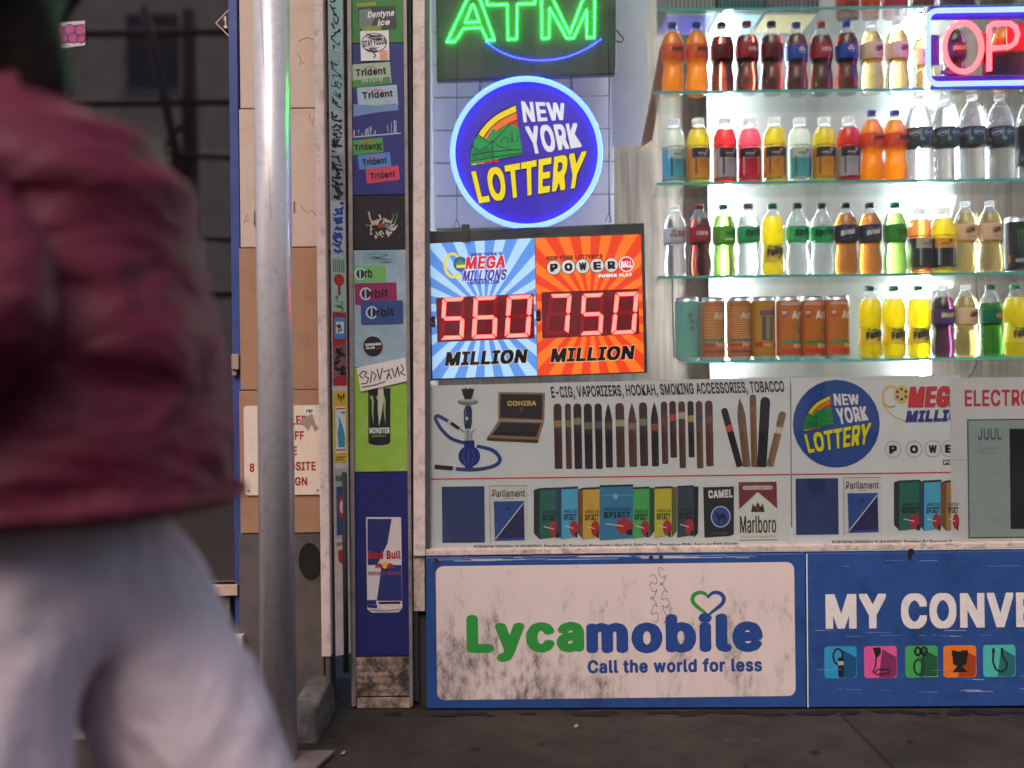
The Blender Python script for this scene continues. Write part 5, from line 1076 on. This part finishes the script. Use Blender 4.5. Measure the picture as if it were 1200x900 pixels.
def p_aw(D):
    D.ell(4, 20, 15, 10.5, L_(110, 52, 30), 1, ang=12); D.ell(4, 20, 13.4, 9, L_(226, 190, 150), 1.8, ang=12); D.text('A&W', -6, 14, 15, 26, L_(84, 40, 26), 2.6, .1, 12, 1.5); D.band(-6, 38, 22, 40, L_(200, 140, 100))
bottle('aw', 'soda', 'cream soda bottle with white cap and tan label', 'cream soda bottle', ginger, .190, capm['white'], (.104, .154, label_mat(222, 188, 150)), p_aw)
def vit(kind, desc, liq, topc, botc, txc, flip=False, silver=None):
    def pr_(D):
        D.band(-36, 0, 36, 30, L_(*topc), 1, 16); D.band(-36, 30, 36, 30.8, L_(200, 200, 200), 1.4, 16)
        tc = L_(*txc)
        D.text('vitamin', 0, 0, 0, 0, tc, 2, .05, quad=((-28, 84), (-28, 26), (-20, 26), (-20, 84)))
        D.text('vitamin', 0, 0, 0, 0, tc, 2, .05, quad=((20, 84), (20, 26), (28, 26), (28, 84)))
        D.text('energy', -14, 15, 8, 21, L_(205, 205, 200) if sum(topc) < 300 else L_(60, 70, 70), 2, .04); D.band(-14, 24, 12, 25.2, L_(150, 150, 150), 2); D.ell(12, 9, 5, 5.5, L_(*botc), 2)
        for k in range(5): D.band(-14, 38 + k * 4, 14 - (k % 3) * 4, 38.8 + k * 4, L_(*[int(v * .72) for v in botc]), 2, 4)
    bottle(kind, 'vitamin', desc, 'vitamin drink bottle', liq, .172, capm['white'], (.021, .111, label_mat(*botc)), pr_, cap_h=.020)
milk = cloudy('milky_drink', (.88, .88, .80, 1)); redv, pinkv, peach = cloudy('red_drink', (.82, .07, .07, 1), .7), cloudy('pink_drink', (.95, .25, .34, 1), .7), cloudy('peach_drink', (.93, .44, .18, 1), .6)
vit('v_teal', 'milky vitamin drink with teal label', milk, (178, 196, 184), (74, 160, 164), (34, 60, 80))
vit('v_yel', 'yellow vitamin drink with ochre label', yellow, (40, 36, 34), (206, 134, 30), (70, 66, 60))
vit('v_red', 'red vitamin drink with black and silver label', redv, (44, 38, 42), (166, 158, 160), (30, 28, 32))
vit('v_pink', 'pink vitamin drink with red label', pinkv, (42, 34, 40), (196, 36, 56), (230, 190, 196))
vit('v_peach', 'peach vitamin drink with dark lower label', peach, (176, 170, 150), (46, 46, 48), (190, 188, 180))
vit('v_gold', 'golden vitamin drink with black lower label', yellow, (220, 150, 30), (38, 36, 38), (225, 225, 225))
def p_water(D):
    for dx in (-46, 0, 46): D.ell(dx + 4, 17, 16, 11, L_(190, 200, 196), 1); D.ell(dx + 4, 17, 14.5, 9.5, L_(40, 70, 62), 1.6); D.text('Spring', dx - 7, 13, dx + 15, 22, L_(205, 214, 208), 2.2, .05, 6); D.ell(dx - 18, 38, 6, 6, L_(120, 160, 110), 1); D.band(dx - 25, 6, dx - 21, 40, L_(190, 150, 110) if dx else L_(150, 176, 150), 1, 2)
bottle('water', 'water', 'tall water bottle with dark green label', 'water bottle', clear, .235, capm['white'], (.114, .168, label_mat(34, 62, 54)), p_water)
def p_ess(D):
    D.text('essentia', 0, 0, 0, 0, L_(215, 220, 222), 1, .05, quad=((-14, 92), (-14, 22), (2, 22), (2, 92))); D.band(-18, 100, 0, 112, L_(180, 36, 44)); D.poly([(-11, 103), (-6, 103), (-6, 109), (-11, 109)], L_(220, 220, 220), 2)
bottle('ess', 'water', 'tall water bottle with black label and dark cap', 'water bottle', clear, .235, capm['black'], (.055, .172, label_mat(28, 30, 34)), p_ess)
def p_30(D): D.text('30', 0, 12, 20, 28, L_(150, 60, 84), 1, .06); D.ell(-14, 12, 8, 6, L_(120, 150, 90), 1); D.text('ICE', -24, 20, -6, 29, L_(80, 70, 90), 2, .06); D.band(-26, 36, 26, 40, L_(196, 190, 196), 1)
bottle('ice', 'soda', 'clear sparkling water bottle with white cap', 'sparkling water bottle', clear, .18, capm['white'], (.108, .154, label_mat(196, 190, 194)), p_30)
def p_dew(D): D.poly([(-27, 40), (30, 22), (30, 10), (-27, 28)], L_(220, 224, 60), 1); D.text('Twist', -14, 13, 18, 27, L_(40, 110, 50), 2, .06, 16, 3); D.band(-18, 38, 18, 44, L_(200, 220, 190), 1)
bottle('lime', 'soda', 'pale lime soda bottle with green and yellow label', 'lime soda bottle', limel, .192, capm['green'], (.106, .156, label_mat(84, 166, 52)), p_dew)
def p_mtn(D): D.poly([(-20, 40), (-24, 22), (6, 4), (26, 6), (14, 18), (24, 20), (0, 40)], L_(150, 214, 60), 1); D.text('Dew', -16, 12, 14, 32, L_(30, 100, 40), 2, .06, 24, 3)
bottle('dew', 'soda', 'bright green soda bottle with green cap', 'lime soda bottle', limel, .192, capm['green'], (.106, .156, label_mat(50, 140, 50)), p_mtn)
def p_spr(D): D.text('Sprite', -21, 9, 29, 32, L_(26, 48, 44), 1, .08, 6, 3); D.poly([(-6, 36), (26, 31), (26, 36), (-6, 40)], L_(150, 196, 70), 1)
bottle('spr_b', 'soda', 'clear lemon soda bottle with black cap', 'lemon soda bottle', clear, .185, capm['black'], (.110, .153, label_mat(40, 166, 92)), p_spr)
bottle('spr_g', 'soda', 'clear lemon soda bottle with grey cap', 'lemon soda bottle', clear, .185, capm['grey'], (.110, .153, label_mat(40, 166, 92)), p_spr)
def p_fan(D):
    D.text('Fanta', -20, 10, 24, 30, L_(40, 36, 46), 2, .11, 14, 2); D.ell(2, 7, 9, 4, L_(80, 150, 56), 1, ang=10); D.ell(-16, 5, 6, 3, L_(90, 160, 60), 1, ang=-20); D.ell(14, 38, 6, 5, L_(190, 110, 40), 1); D.ell(20, 31, 5, 4.4, L_(70, 100, 40), 1.6); D.line(smooth([(-20, 36), (-10, 43), (4, 44)]), 2, L_(226, 210, 190), 1)
bottle('fanta', 'soda', 'yellow pineapple soda bottle with green cap', 'yellow soda bottle', yellow, .186, capm['green'], (.046, .096, label_mat(226, 190, 20)), p_fan)
def p_bri(D):
    for k in range(26): a = random.uniform(-30, 30); y = random.uniform(4, 44); D.ell(a, y, 3, 2.4, L_(*random.choice(((60, 110, 60), (140, 150, 50), (40, 60, 120), (30, 40, 60)))), 1 + k * .02, n=8)
    D.text('Brisk', -18, 16, 18, 30, L_(215, 215, 215), 2.4, .07, 10, 2)
bottle('brisk', 'soda', 'amber iced tea bottle with dark blue label', 'iced tea bottle', tea, .192, capm['black'], (.106, .156, label_mat(44, 46, 70)), p_bri)
def p_wel(D): D.text("Welch's", -20, 10, 24, 24, L_(215, 214, 130), 1, .07, 4, 2); D.band(-10, 30, 20, 32, L_(120, 100, 160)); D.band(-6, 36, 16, 37.6, L_(120, 100, 160))
bottle('grape', 'soda', 'dark grape soda bottle with white cap and purple label', 'grape soda bottle', grape, .19, capm['white'], (.106, .150, label_mat(64, 44, 110)), p_wel)
def p_gr(D): D.ell(16, 22, 10, 8, L_(200, 160, 90), 1); D.text('7', 10, 16, 22, 30, L_(180, 60, 50), 2, .06)
bottle('green', 'soda', 'deep green soda bottle with green cap', 'green soda bottle', greenl, .17, capm['green'], (.106, .152, label_mat(24, 108, 76)), p_gr)
# cans
def p_teal(D):
    for k in range(9): D.ell(random.uniform(-22, 22), random.uniform(30, 150), 3.5, 4.5, L_(190, 120, 140), 1 + k * .05, n=10)
    D.line(smooth([(20, 160), (14, 120), (18, 80), (8, 40)]), 2, L_(60, 60, 60), 1); scrawl(D, -16, 20, 4, 90, L_(60, 90, 84), 10, 2.2, 5, 2)
can('c_teal', 'can', 'pale teal tea can with blossom branch', 'drink can', label_mat(103, 163, 146), p_teal)
def p_peach(D):
    for y in range(16): D.band(-40, 14 + y * 7, 40, 16 + y * 7, L_(226, 170, 110), 1, 12)
    D.text('Ari', -4, 30, 26, 48, L_(206, 196, 180), 2, .07); D.band(-40, 112, 40, 120, L_(70, 130, 110), 1.4, 12); D.band(-40, 126, 40, 134, L_(180, 60, 60), 1.4, 12); D.text('Peach', 2, 122, 28, 134, L_(226, 190, 160), 2.4, .05); D.band(-40, 146, 40, 154, L_(150, 70, 80), 1.4, 12)
can('c_peach', 'can', 'peach coloured iced tea can', 'drink can', label_mat(177, 110, 63), p_peach)
def p_mule(D): D.text('Arnold', -20, 22, 24, 38, L_(50, 70, 130), 2, .07, 4); D.band(-18, 44, 16, 116, L_(90, 84, 80), 1, 8); D.band(-6, 46, 8, 114, L_(140, 130, 104), 1.6, 4); D.band(-40, 122, 40, 138, L_(170, 60, 44), 1, 12); D.text('HALF', -12, 124, 20, 136, L_(210, 180, 110), 2, .05)
can('c_half', 'can', 'ochre iced tea can with grey picture', 'drink can', label_mat(168, 125, 48), p_mule)
def p_mang(D):
    for k in range(20):
        for r_ in (2, 7): D.ell(-38 + k * 4, r_, 1.5, 1.9, L_(214, 214, 226), 1, n=6)
        D.poly([(-40 + k * 4, 170), (-38 + k * 4, 160), (-36 + k * 4, 170)], L_(120, 170, 160), 1.4)
    D.text('Ari', -2, 28, 30, 50, L_(222, 206, 186), 2, .08); D.poly([(-36, 24), (-20, 24), (-20, 40), (-28, 48), (-36, 40)], L_(160, 40, 50), 2); D.text('99', -33, 28, -23, 38, L_(225, 210, 210), 3, .06)
    D.band(-40, 118, 40, 127, L_(60, 130, 90), 1, 12); D.text('Mucho', 4, 128, 32, 140, L_(225, 190, 150), 2.4, .06); D.band(-40, 144, 40, 158, L_(196, 60, 50), 1, 12); D.ell(16, 80, 6, 9, L_(90, 130, 70), 1); D.ell(20, 90, 5, 6, L_(60, 80, 160), 1.4)
can('c_mang', 'can', 'orange mango drink can with dotted blue rim', 'drink can', label_mat(177, 101, 34), p_mang)
def p_mon(D):
    for x in (-2, 8, 18): D.line([(x - 5, 18), (x, 28), (x - 1, 60), (x + 2, 92)], [9, 7, 5, 1], L_(60, 110, 60), 1)
    D.text('MONSTER', -8, 108, 30, 118, L_(190, 196, 190), 2, .05); D.band(-6, 138, 12, 140, L_(150, 150, 150)); D.band(-34, 96, -26, 120, L_(180, 110, 40))
can('c_mon', 'slim', 'black energy drink can with green claw mark', 'drink can', label_mat(25, 27, 30), p_mon)

ROWN = {1: 'cola shelf', 2: 'vitamin drink shelf', 3: 'lemon soda shelf', 4: 'lowest shelf'}
ORD = ['first', 'second', 'third', 'fourth', 'fifth', 'sixth', 'seventh', 'eighth', 'ninth', 'tenth', 'eleventh', 'twelfth', 'thirteenth', 'fourteenth', 'fifteenth', 'sixteenth']
LAY = {1: [('sunk', 789), ('sunk', 817.5), ('zero', 847), ('coke', 876), ('zero', 905), ('peps', 934), ('coke', 963), ('peps', 993), ('aw', 1022), ('aw', 1052), ('aw', 1083), ('grape', 1119), ('sunk', 1176), ('coke', 1206), ('coke', 1236)],
       2: [('v_teal', 790), ('v_yel', 819), ('v_red', 850), ('v_pink', 879), ('v_yel', 908.5), ('v_teal', 937.5), ('v_yel', 966.5), ('v_red', 995), ('sunk', 1022.5), ('sunk', 1049.5), ('water', 1077.5), ('water', 1109), ('water', 1140.5), ('water', 1172.5), ('ess', 1207), ('ess', 1240)],
       3: [('ice', 791.5), ('coke', 820.5), ('lime', 849), ('spr_g', 877.5), ('fanta', 906), ('spr_b', 935), ('spr_b', 963.5), ('brisk', 992), ('brisk', 1020), ('dew', 1049.5), ('v_peach', 1078), ('v_gold', 1106), ('aw', 1132), ('aw', 1160.5), ('c_mon', 1190), ('c_mon', 1219)],
       4: [('c_teal', 806), ('c_peach', 836), ('c_peach', 866), ('c_half', 894.5), ('c_mang', 924), ('c_mang', 952.5), ('c_mang', 981), ('fanta', 1020), ('fanta', 1048), ('fanta', 1077), ('grape', 1105.5), ('aw', 1132.5), ('green', 1161), ('fanta', 1190), ('fanta', 1220)]}
rb = random.Random(3)
used = {}
for row, items in LAY.items():
    for i, (k, px) in enumerate(items):
        proto = K[k]; Yb = .185 + rb.uniform(-.006, .008)
        if k in ('aw',) and row == 1 and px > 1080: Yb = .25
        p = at(px, 450 - (ROWS[row] - CAMH) * 350, Yb)
        first = k not in used; used[k] = 1
        o = proto if first else copy_tree(proto)
        if not first: o['label'] = K[k]['base_label']
        else: o['base_label'] = o['label']
        o.location = (p.x, Yb, ROWS[row]); o.rotation_euler.z = rb.uniform(-.3, .2) + .16
        o['group'] = 'drinks on the glass shelves'
        o['label'] = '%s, %s from left on %s' % (o['base_label'], ORD[i], ROWN[row])
for o in list(bpy.data.objects):
    for kk in ('_n', 'base_label'):
        if kk in o: del o[kk]
# boxes and bags on the top shelf
zt = ROWS[0] + .001
for i, (x0, x1, fc, bc, lab) in enumerate(((780, 838, (120, 132, 124), (96, 76, 170), 'pale striped box with purple underside'), (842, 895, (52, 92, 96), (150, 176, 200), 'teal box with light blue underside'), (898, 960, (96, 90, 96), (236, 160, 120), 'grey ribbed box with orange underside'))):
    p0, p1 = at(x0, 5, .17), at(x1, 5, .17); t = thing('snack_box', ((p0.x + p1.x) / 2, .25, zt), lab + ' on the top glass shelf', 'box', 'packets on the top shelf')
    b = MB(); b.box(p0.x, p1.x, .17, .36, zt, zt + .16); b.build('carton', pr(*fc), t, bevel=.002)
    b = MB()
    for k in range(12): xx = p0.x + (p1.x - p0.x) * (k + .5) / 12; b.box(xx - .0022, xx + .0022, .1685, .1698, zt + .006, zt + .15)
    b.build('stripes', pr(*[int(v * .6) for v in fc]), t)
    b = MB(); b.box(p0.x + .003, p1.x - .003, .19, .35, zt - .0006, zt - .0001 + .0005); b.build('underside', pr(*bc), t)
def bag(x0, x1, c, lab, c2):
    p0, p1 = at(x0, 5, .2), at(x1, 5, .2); w = (p1.x - p0.x) / 2; cx = (p0.x + p1.x) / 2
    t = thing('snack_bag', (cx, .24, zt), lab + ' on the top glass shelf', 'snack bag', 'packets on the top shelf')
    V = []; nx, nz = 12, 10
    for s in (-1, 1):
        for k in range(nz + 1):
            for i in range(nx + 1):
                u, v = i / nx * 2 - 1, k / nz; th = .045 * (1 - u ** 4) * math.sin(math.pi * min(1, .08 + v * .84)) ** .6 + .002
                V.append((cx + u * w * (1 - .05 * math.sin(math.pi * v)), .24 + s * th + .004 * math.sin(u * 9 + v * 7), zt + v * .2 + .002))
    f = []; n = (nx + 1) * (nz + 1)
    for k in range(nz):
        for i in range(nx):
            a = k * (nx + 1) + i; f.append((a, a + 1, a + nx + 2, a + nx + 1)); f.append((n + a + 1, n + a, n + a + nx + 1, n + a + nx + 2))
    mk('pouch', V, f, paint('bag_' + lab[:5], C(*c, 1.2), .25, var=.25, scale=60), t, smooth=True)
for a in ((984, 1012, (150, 60, 44), 'rust red snack bag beside the boxes', 0), (1015, 1036, (196, 84, 40), 'bright orange snack bag between two red ones', 0), (1039, 1070, (168, 50, 40), 'crimson snack bag right of the orange one', 0), (1073, 1102, (96, 40, 34), 'maroon snack bag above the neon frame corner', 0), (1106, 1150, (60, 50, 80), 'violet snack bag above the pink letters', 0), (1154, 1200, (70, 84, 60), 'olive snack bag at the right end of the frame', 0)): bag(*a)
# ------------------------------------------------------------------ passer-by
def skin(name, nodes, edges, mat, parent, sub=2, root=0):
    me = bpy.data.meshes.new(name + '_skel'); ks = list(nodes)
    me.from_pydata([nodes[k][0] for k in ks], [(ks.index(a), ks.index(b)) for a, b in edges], [])
    o = bpy.data.objects.new(name, me); COL.objects.link(o)
    m = o.modifiers.new('s', 'SKIN'); m.use_smooth_shade = True
    for i, k in enumerate(ks):
        r = nodes[k][1]; me.skin_vertices[0].data[i].radius = r if isinstance(r, tuple) else (r, r); me.skin_vertices[0].data[i].use_root = (i == root)
    s = o.modifiers.new('u', 'SUBSURF'); s.levels = s.render_levels = sub
    dg = bpy.context.evaluated_depsgraph_get(); nm = bpy.data.meshes.new_from_object(o.evaluated_get(dg))
    bpy.data.objects.remove(o); nm.materials.clear(); nm.materials.append(mat)
    nm.polygons.foreach_set('use_smooth', [True] * len(nm.polygons))
    q = bpy.data.objects.new(name, nm); COL.objects.link(q); q.parent = parent; return q
def fabric(name, col, rough, nscale, strength, stretch=(1, 1, 1), var=.15, sheen=0):
    m, t, b = newmat(name); tc = N(t, 'TexCoord'); mp = N(t, 'Mapping'); mp.inputs['Scale'].default_value = stretch; t.links.new(tc.outputs['Object'], mp.inputs[0])
    n = N(t, 'TexNoise'); n.inputs['Scale'].default_value = nscale; n.inputs['Detail'].default_value = 4; n.inputs['Distortion'].default_value = .6; t.links.new(mp.outputs[0], n.inputs['Vector'])
    bp = N(t, 'Bump'); bp.inputs['Strength'].default_value = strength; bp.inputs['Distance'].default_value = .05; t.links.new(n.outputs[0], bp.inputs['Height']); t.links.new(bp.outputs[0], b.inputs['Normal'])
    n2 = N(t, 'TexNoise'); n2.inputs['Scale'].default_value = 160; n2.inputs['Detail'].default_value = 4; t.links.new(tc.outputs['Object'], n2.inputs['Vector'])
    mr = N(t, 'MapRange'); mr.inputs[3].default_value = 1 - var; mr.inputs[4].default_value = 1 + var; t.links.new(n2.outputs[0], mr.inputs[0])
    sc = N(t, 'VectorMath', operation='SCALE'); sc.inputs[0].default_value = col[:3]; t.links.new(mr.outputs[0], sc.inputs['Scale']); t.links.new(sc.outputs[0], b.inputs['Base Color'])
    b.inputs['Roughness'].default_value = rough; b.inputs['Sheen Weight'].default_value = sheen; MATS[name] = m; return m
PX, PY = -.671, -1.57
pe = thing('person', (PX, PY, gz(PX)), 'person walking past in a maroon jacket and pale grey trousers, hands in pockets', 'person')
pe.rotation_euler.z = math.pi
m_skin = paint('skin', (.42, .24, .17, 1), .5, var=.06); m_hair = paint('hair', (.018, .014, .012, 1), .5, var=.4, scale=60)
m_hair.node_tree.nodes['Principled BSDF'].inputs['Specular IOR Level'].default_value = .08
m_jkt = fabric('maroon_cloth', (.12, .003, .024, 1), .62, 6, .9, (1, 1, 2.2), sheen=.0)
m_trs = fabric('pale_cloth', (.66, .56, .63, 1), .75, 6, .7, (1.6, 1.6, .8))
m_shoe = paint('shoe', (.6, .58, .58, 1), .6)
H = .95
def S(x, y, z): return (x + max(0, (z * H - .85)) * .14, y, z * H)
body = {'pel': (S(0, 0, .90), (.11, .14)), 'wai': (S(0, 0, 1.05), (.10, .12)), 'che': (S(.0, 0, 1.24), (.11, .14)), 'nck': (S(.01, 0, 1.40), .058), 'jaw': (S(.035, 0, 1.475), (.072, .062)), 'hea': (S(.03, 0, 1.545), (.094, .076)), 'top': (S(.015, 0, 1.60), (.08, .066)),
        'sl': (S(0, .16, 1.34), .055), 'el': (S(-.17, .25, 1.09), .042), 'wl': (S(.02, .22, .95), .032), 'hl': (S(.08, .18, .91), (.034, .02)), 'sr': (S(0, -.16, 1.34), .055), 'er': (S(-.17, -.25, 1.09), .042), 'wr': (S(.02, -.22, .95), .032), 'hr': (S(.08, -.18, .91), (.034, .02)),
        'tl': (S(.0, .09, .84), .085), 'kl': (S(.06, .09, .47), .055), 'al': (S(.09, .09, .09), .04), 'fl': (S(.20, .09, .035), .03), 'tr': (S(-.03, -.09, .84), .085), 'kr': (S(-.19, -.09, .48), .055), 'ar': (S(-.32, -.09, .13), .04), 'fr': (S(-.24, -.09, .04), .03)}
be = [('pel', 'wai'), ('wai', 'che'), ('che', 'nck'), ('nck', 'jaw'), ('jaw', 'hea'), ('hea', 'top')]
for s in 'lr': be += [('che', 's' + s), ('s' + s, 'e' + s), ('e' + s, 'w' + s), ('w' + s, 'h' + s), ('pel', 't' + s), ('t' + s, 'k' + s), ('k' + s, 'a' + s), ('a' + s, 'f' + s)]
skin('body', body, be, m_skin, pe)
PL = world_loc(pe)
fb = [S(.105, -.018, 1.50), S(.105, .018, 1.50), S(.14, 0, 1.508), S(.117, 0, 1.56)]
mk('nose', [Vector(v) + PL for v in fb], [(0, 1, 2), (0, 2, 3), (1, 3, 2), (0, 3, 1)], m_skin, pe, smooth=True)
for s in (-1, 1):
    b = MB(); b.lathe([(.0004, -.011), (.008, -.008), (.011, 0), (.008, .008), (.0004, .011)], PL + Vector(S(.105, s * .033, 1.55)), 12); b.build('eye', paint('eye', (.5, .48, .46, 1), .2), pe, True)
    b = MB(); b.lathe([(.0004, -.03), (.016, -.02), (.02, 0), (.014, .02), (.0004, .028)], PL + Vector(S(.01, s * .084, 1.535)), 12); b.build('ear', m_skin, pe, True)
b = MB(); b.tube([PL + Vector(S(.112, -.024, 1.47)), PL + Vector(S(.120, 0, 1.468)), PL + Vector(S(.112, .024, 1.47))], .007, 8); b.build('mouth', paint('lips', (.3, .11, .1, 1), .5), pe, True)
skin('hair', {'a': (S(-.0, 0, 1.58), (.108, .098)), 'b': (S(-.055, 0, 1.53), (.085, .092)), 'c': (S(-.075, 0, 1.44), (.06, .085)), 'd': (S(-.08, 0, 1.36), (.035, .07)), 'e': (S(.03, 0, 1.625), (.06, .07))}, [('a', 'b'), ('b', 'c'), ('c', 'd'), ('a', 'e')], m_hair, pe)
from mathutils import noise
def loft(name, rings, mat, par, seg=44, sub=7, folds=.012, sleeves=None):
    """a cloth tube from elliptical rings (z, cx, rx, ry) with soft folds, its hem turned in"""
    Z = []
    for i in range(len(rings) - 1):
        for k in range(sub):
            u = k / sub; u2 = u * u * (3 - 2 * u); Z.append(tuple(rings[i][j] * (1 - (u if j == 0 else u2)) + rings[i + 1][j] * (u if j == 0 else u2) for j in range(4)))
    Z.append(rings[-1]); Z = [(Z[0][0] + .06, Z[0][1], Z[0][2] - .02, Z[0][3] - .02), (Z[0][0] + .002, Z[0][1], Z[0][2] - .012, Z[0][3] - .012)] + Z
    bm = bmesh.new(); R_ = []
    for z, cx, rx, ry in Z:
        r = []
        for k in range(seg):
            a = 2 * math.pi * k / seg; p = Vector((cx + rx * math.cos(a), ry * math.sin(a), z))
            n = noise.noise(Vector((p.x * 4 + p.z * 2.2, p.y * 4, p.z * 9))) + .5 * noise.noise(Vector((p.x * 11, p.y * 11, p.z * 17 + p.x * 6)))
            p += Vector((math.cos(a), math.sin(a), 0)) * n * folds * (1.6 if z < 1.3 else .6); r.append(bm.verts.new(p))
        R_.append(r)
    for i in range(len(R_) - 1):
        for k in range(seg): l = (k + 1) % seg; bm.faces.new((R_[i][k], R_[i][l], R_[i + 1][l], R_[i + 1][k]))
    if sleeves: bm.from_mesh(sleeves)
    me = bpy.data.meshes.new(name); bm.to_mesh(me); bm.free(); me.materials.append(mat); me.polygons.foreach_set('use_smooth', [True] * len(me.polygons))
    o = bpy.data.objects.new(name, me); COL.objects.link(o); o.parent = par; return o
sv = skin('sleeve_shape', {'cl': ((.045, 0, 1.24), .10), 'sl': ((.05, .19, 1.255), .088), 'el': ((-.14, .272, 1.03), .076), 'wl': ((.05, .24, .905), .068), 'hl': ((.10, .19, .875), .062), 'sr': ((.05, -.19, 1.255), .088), 'er': ((-.14, -.272, 1.03), .076), 'wr': ((.05, -.24, .905), .068), 'hr': ((.10, -.19, .875), .062)},
     [('cl', 'sl'), ('sl', 'el'), ('el', 'wl'), ('wl', 'hl'), ('cl', 'sr'), ('sr', 'er'), ('er', 'wr'), ('wr', 'hr')], m_jkt, pe, 3)
for v in sv.data.vertices:
    n = noise.noise(Vector((v.co.x * 13, v.co.y * 8, v.co.z * 22))); v.co += v.normal * n * .010
jk = loft('jacket', [(.785, -.045, .245, .25), (.83, -.042, .24, .245), (.96, -.04, .23, .22), (1.09, -.035, .225, .21), (1.20, -.03, .215, .20), (1.27, -.01, .185, .19), (1.32, .03, .135, .14), (1.35, .068, .085, .09), (1.395, .075, .082, .085), (1.40, .075, .076, .079)], m_jkt, pe, sleeves=sv.data)
bpy.data.objects.remove(sv)
b = MB(); b.tube([PL + Vector((-.045 + .252 * math.cos(a * math.pi / 24), .257 * math.sin(a * math.pi / 24), .80)) for a in range(48)], .006, 6, closed=True); b.build('hem_seam', m_jkt, pe, True)
for s in (-1, 1):
    b = MB(); b.tube([PL + Vector((.155, s * .20, .96)), PL + Vector((.13, s * .222, .90)), PL + Vector((.095, s * .235, .85))], .006, 6); b.build('pocket_welt', m_jkt, pe, True)
tr_ = {'w': ((0, 0, .88), (.11, .14)), 'p': ((-.02, 0, .78), (.15, .17)), 'tl': ((.01, .10, .66), (.14, .125)), 'kl': ((.03, .10, .43), (.165, .13)), 'al': ((.09, .09, .09), (.125, .11)), 'tr': ((-.10, -.10, .66), (.15, .125)), 'kr': ((-.18, -.10, .44), (.17, .13)), 'ar': ((-.33, -.09, .12), (.13, .11))}
tro = skin('trousers', tr_, [('w', 'p'), ('p', 'tl'), ('tl', 'kl'), ('kl', 'al'), ('p', 'tr'), ('tr', 'kr'), ('kr', 'ar')], m_trs, pe, 4)
for v in tro.data.vertices:
    c = v.co; v.co += v.normal * (.010 * noise.noise(Vector((c.x * 9 + c.z * 3, c.y * 9, c.z * 5))) + .005 * noise.noise(Vector((c.x * 26 + c.z * 8, c.y * 26, c.z * 10))))
skin('shoe', {'h': (S(.08, .09, .05), .045), 'm': (S(.15, .09, .042), .044), 't': (S(.23, .09, .035), .036)}, [('h', 'm'), ('m', 't')], m_shoe, pe)
skin('shoe', {'h': (S(-.34, -.09, .11), .045), 'm': (S(-.28, -.09, .065), .044), 't': (S(-.21, -.09, .038), .036)}, [('h', 'm'), ('m', 't')], m_shoe, pe)

# ------------------------------------------------------------------ small litter on the pavement
rg2 = random.Random(9)
for i, (px, py, lab) in enumerate(((675, 854, 'small dull paper scrap on the pavement before the phone company sign'), (402, 885, 'pale leaf like scrap on the pavement by the pole foot'))):
    d_ = CAMH * F / (py - 450); p = at(px, py, d_ + CAMY); z = gz(p.x) + .004
    w = rg2.uniform(.004, .008); v = [(p.x - w, p.y - .006, z), (p.x + w, p.y - .008, z + .003), (p.x + w * .8, p.y + .008, z + .005), (p.x - w * .6, p.y + .009, z + .001)]
    v += [(a, b_, c_ + .001) for a, b_, c_ in v]
    tag(mk('paper_scrap', v, [(3, 2, 1, 0), (4, 5, 6, 7), (0, 1, 5, 4), (1, 2, 6, 5), (2, 3, 7, 6), (3, 0, 4, 7)], pr(140, 122, 100)), lab, 'litter', 'scraps on the pavement')
b = MB()
for k in range(120):
    x, y = rg2.uniform(-.7, 1.6), -abs(rg2.gauss(0, .35)) - .03; r = rg2.uniform(.0012, .004); z = gz(x) + r * .4
    b.lathe([(.0002, -r * .5), (r, 0), (r * .6, r * .5), (.0002, r * .6)], (x, y, z), 5)
tag(b.build('grit_debris', paint('grit', (.09, .078, .068, 1), .9, var=.6, scale=120)), kind='stuff')
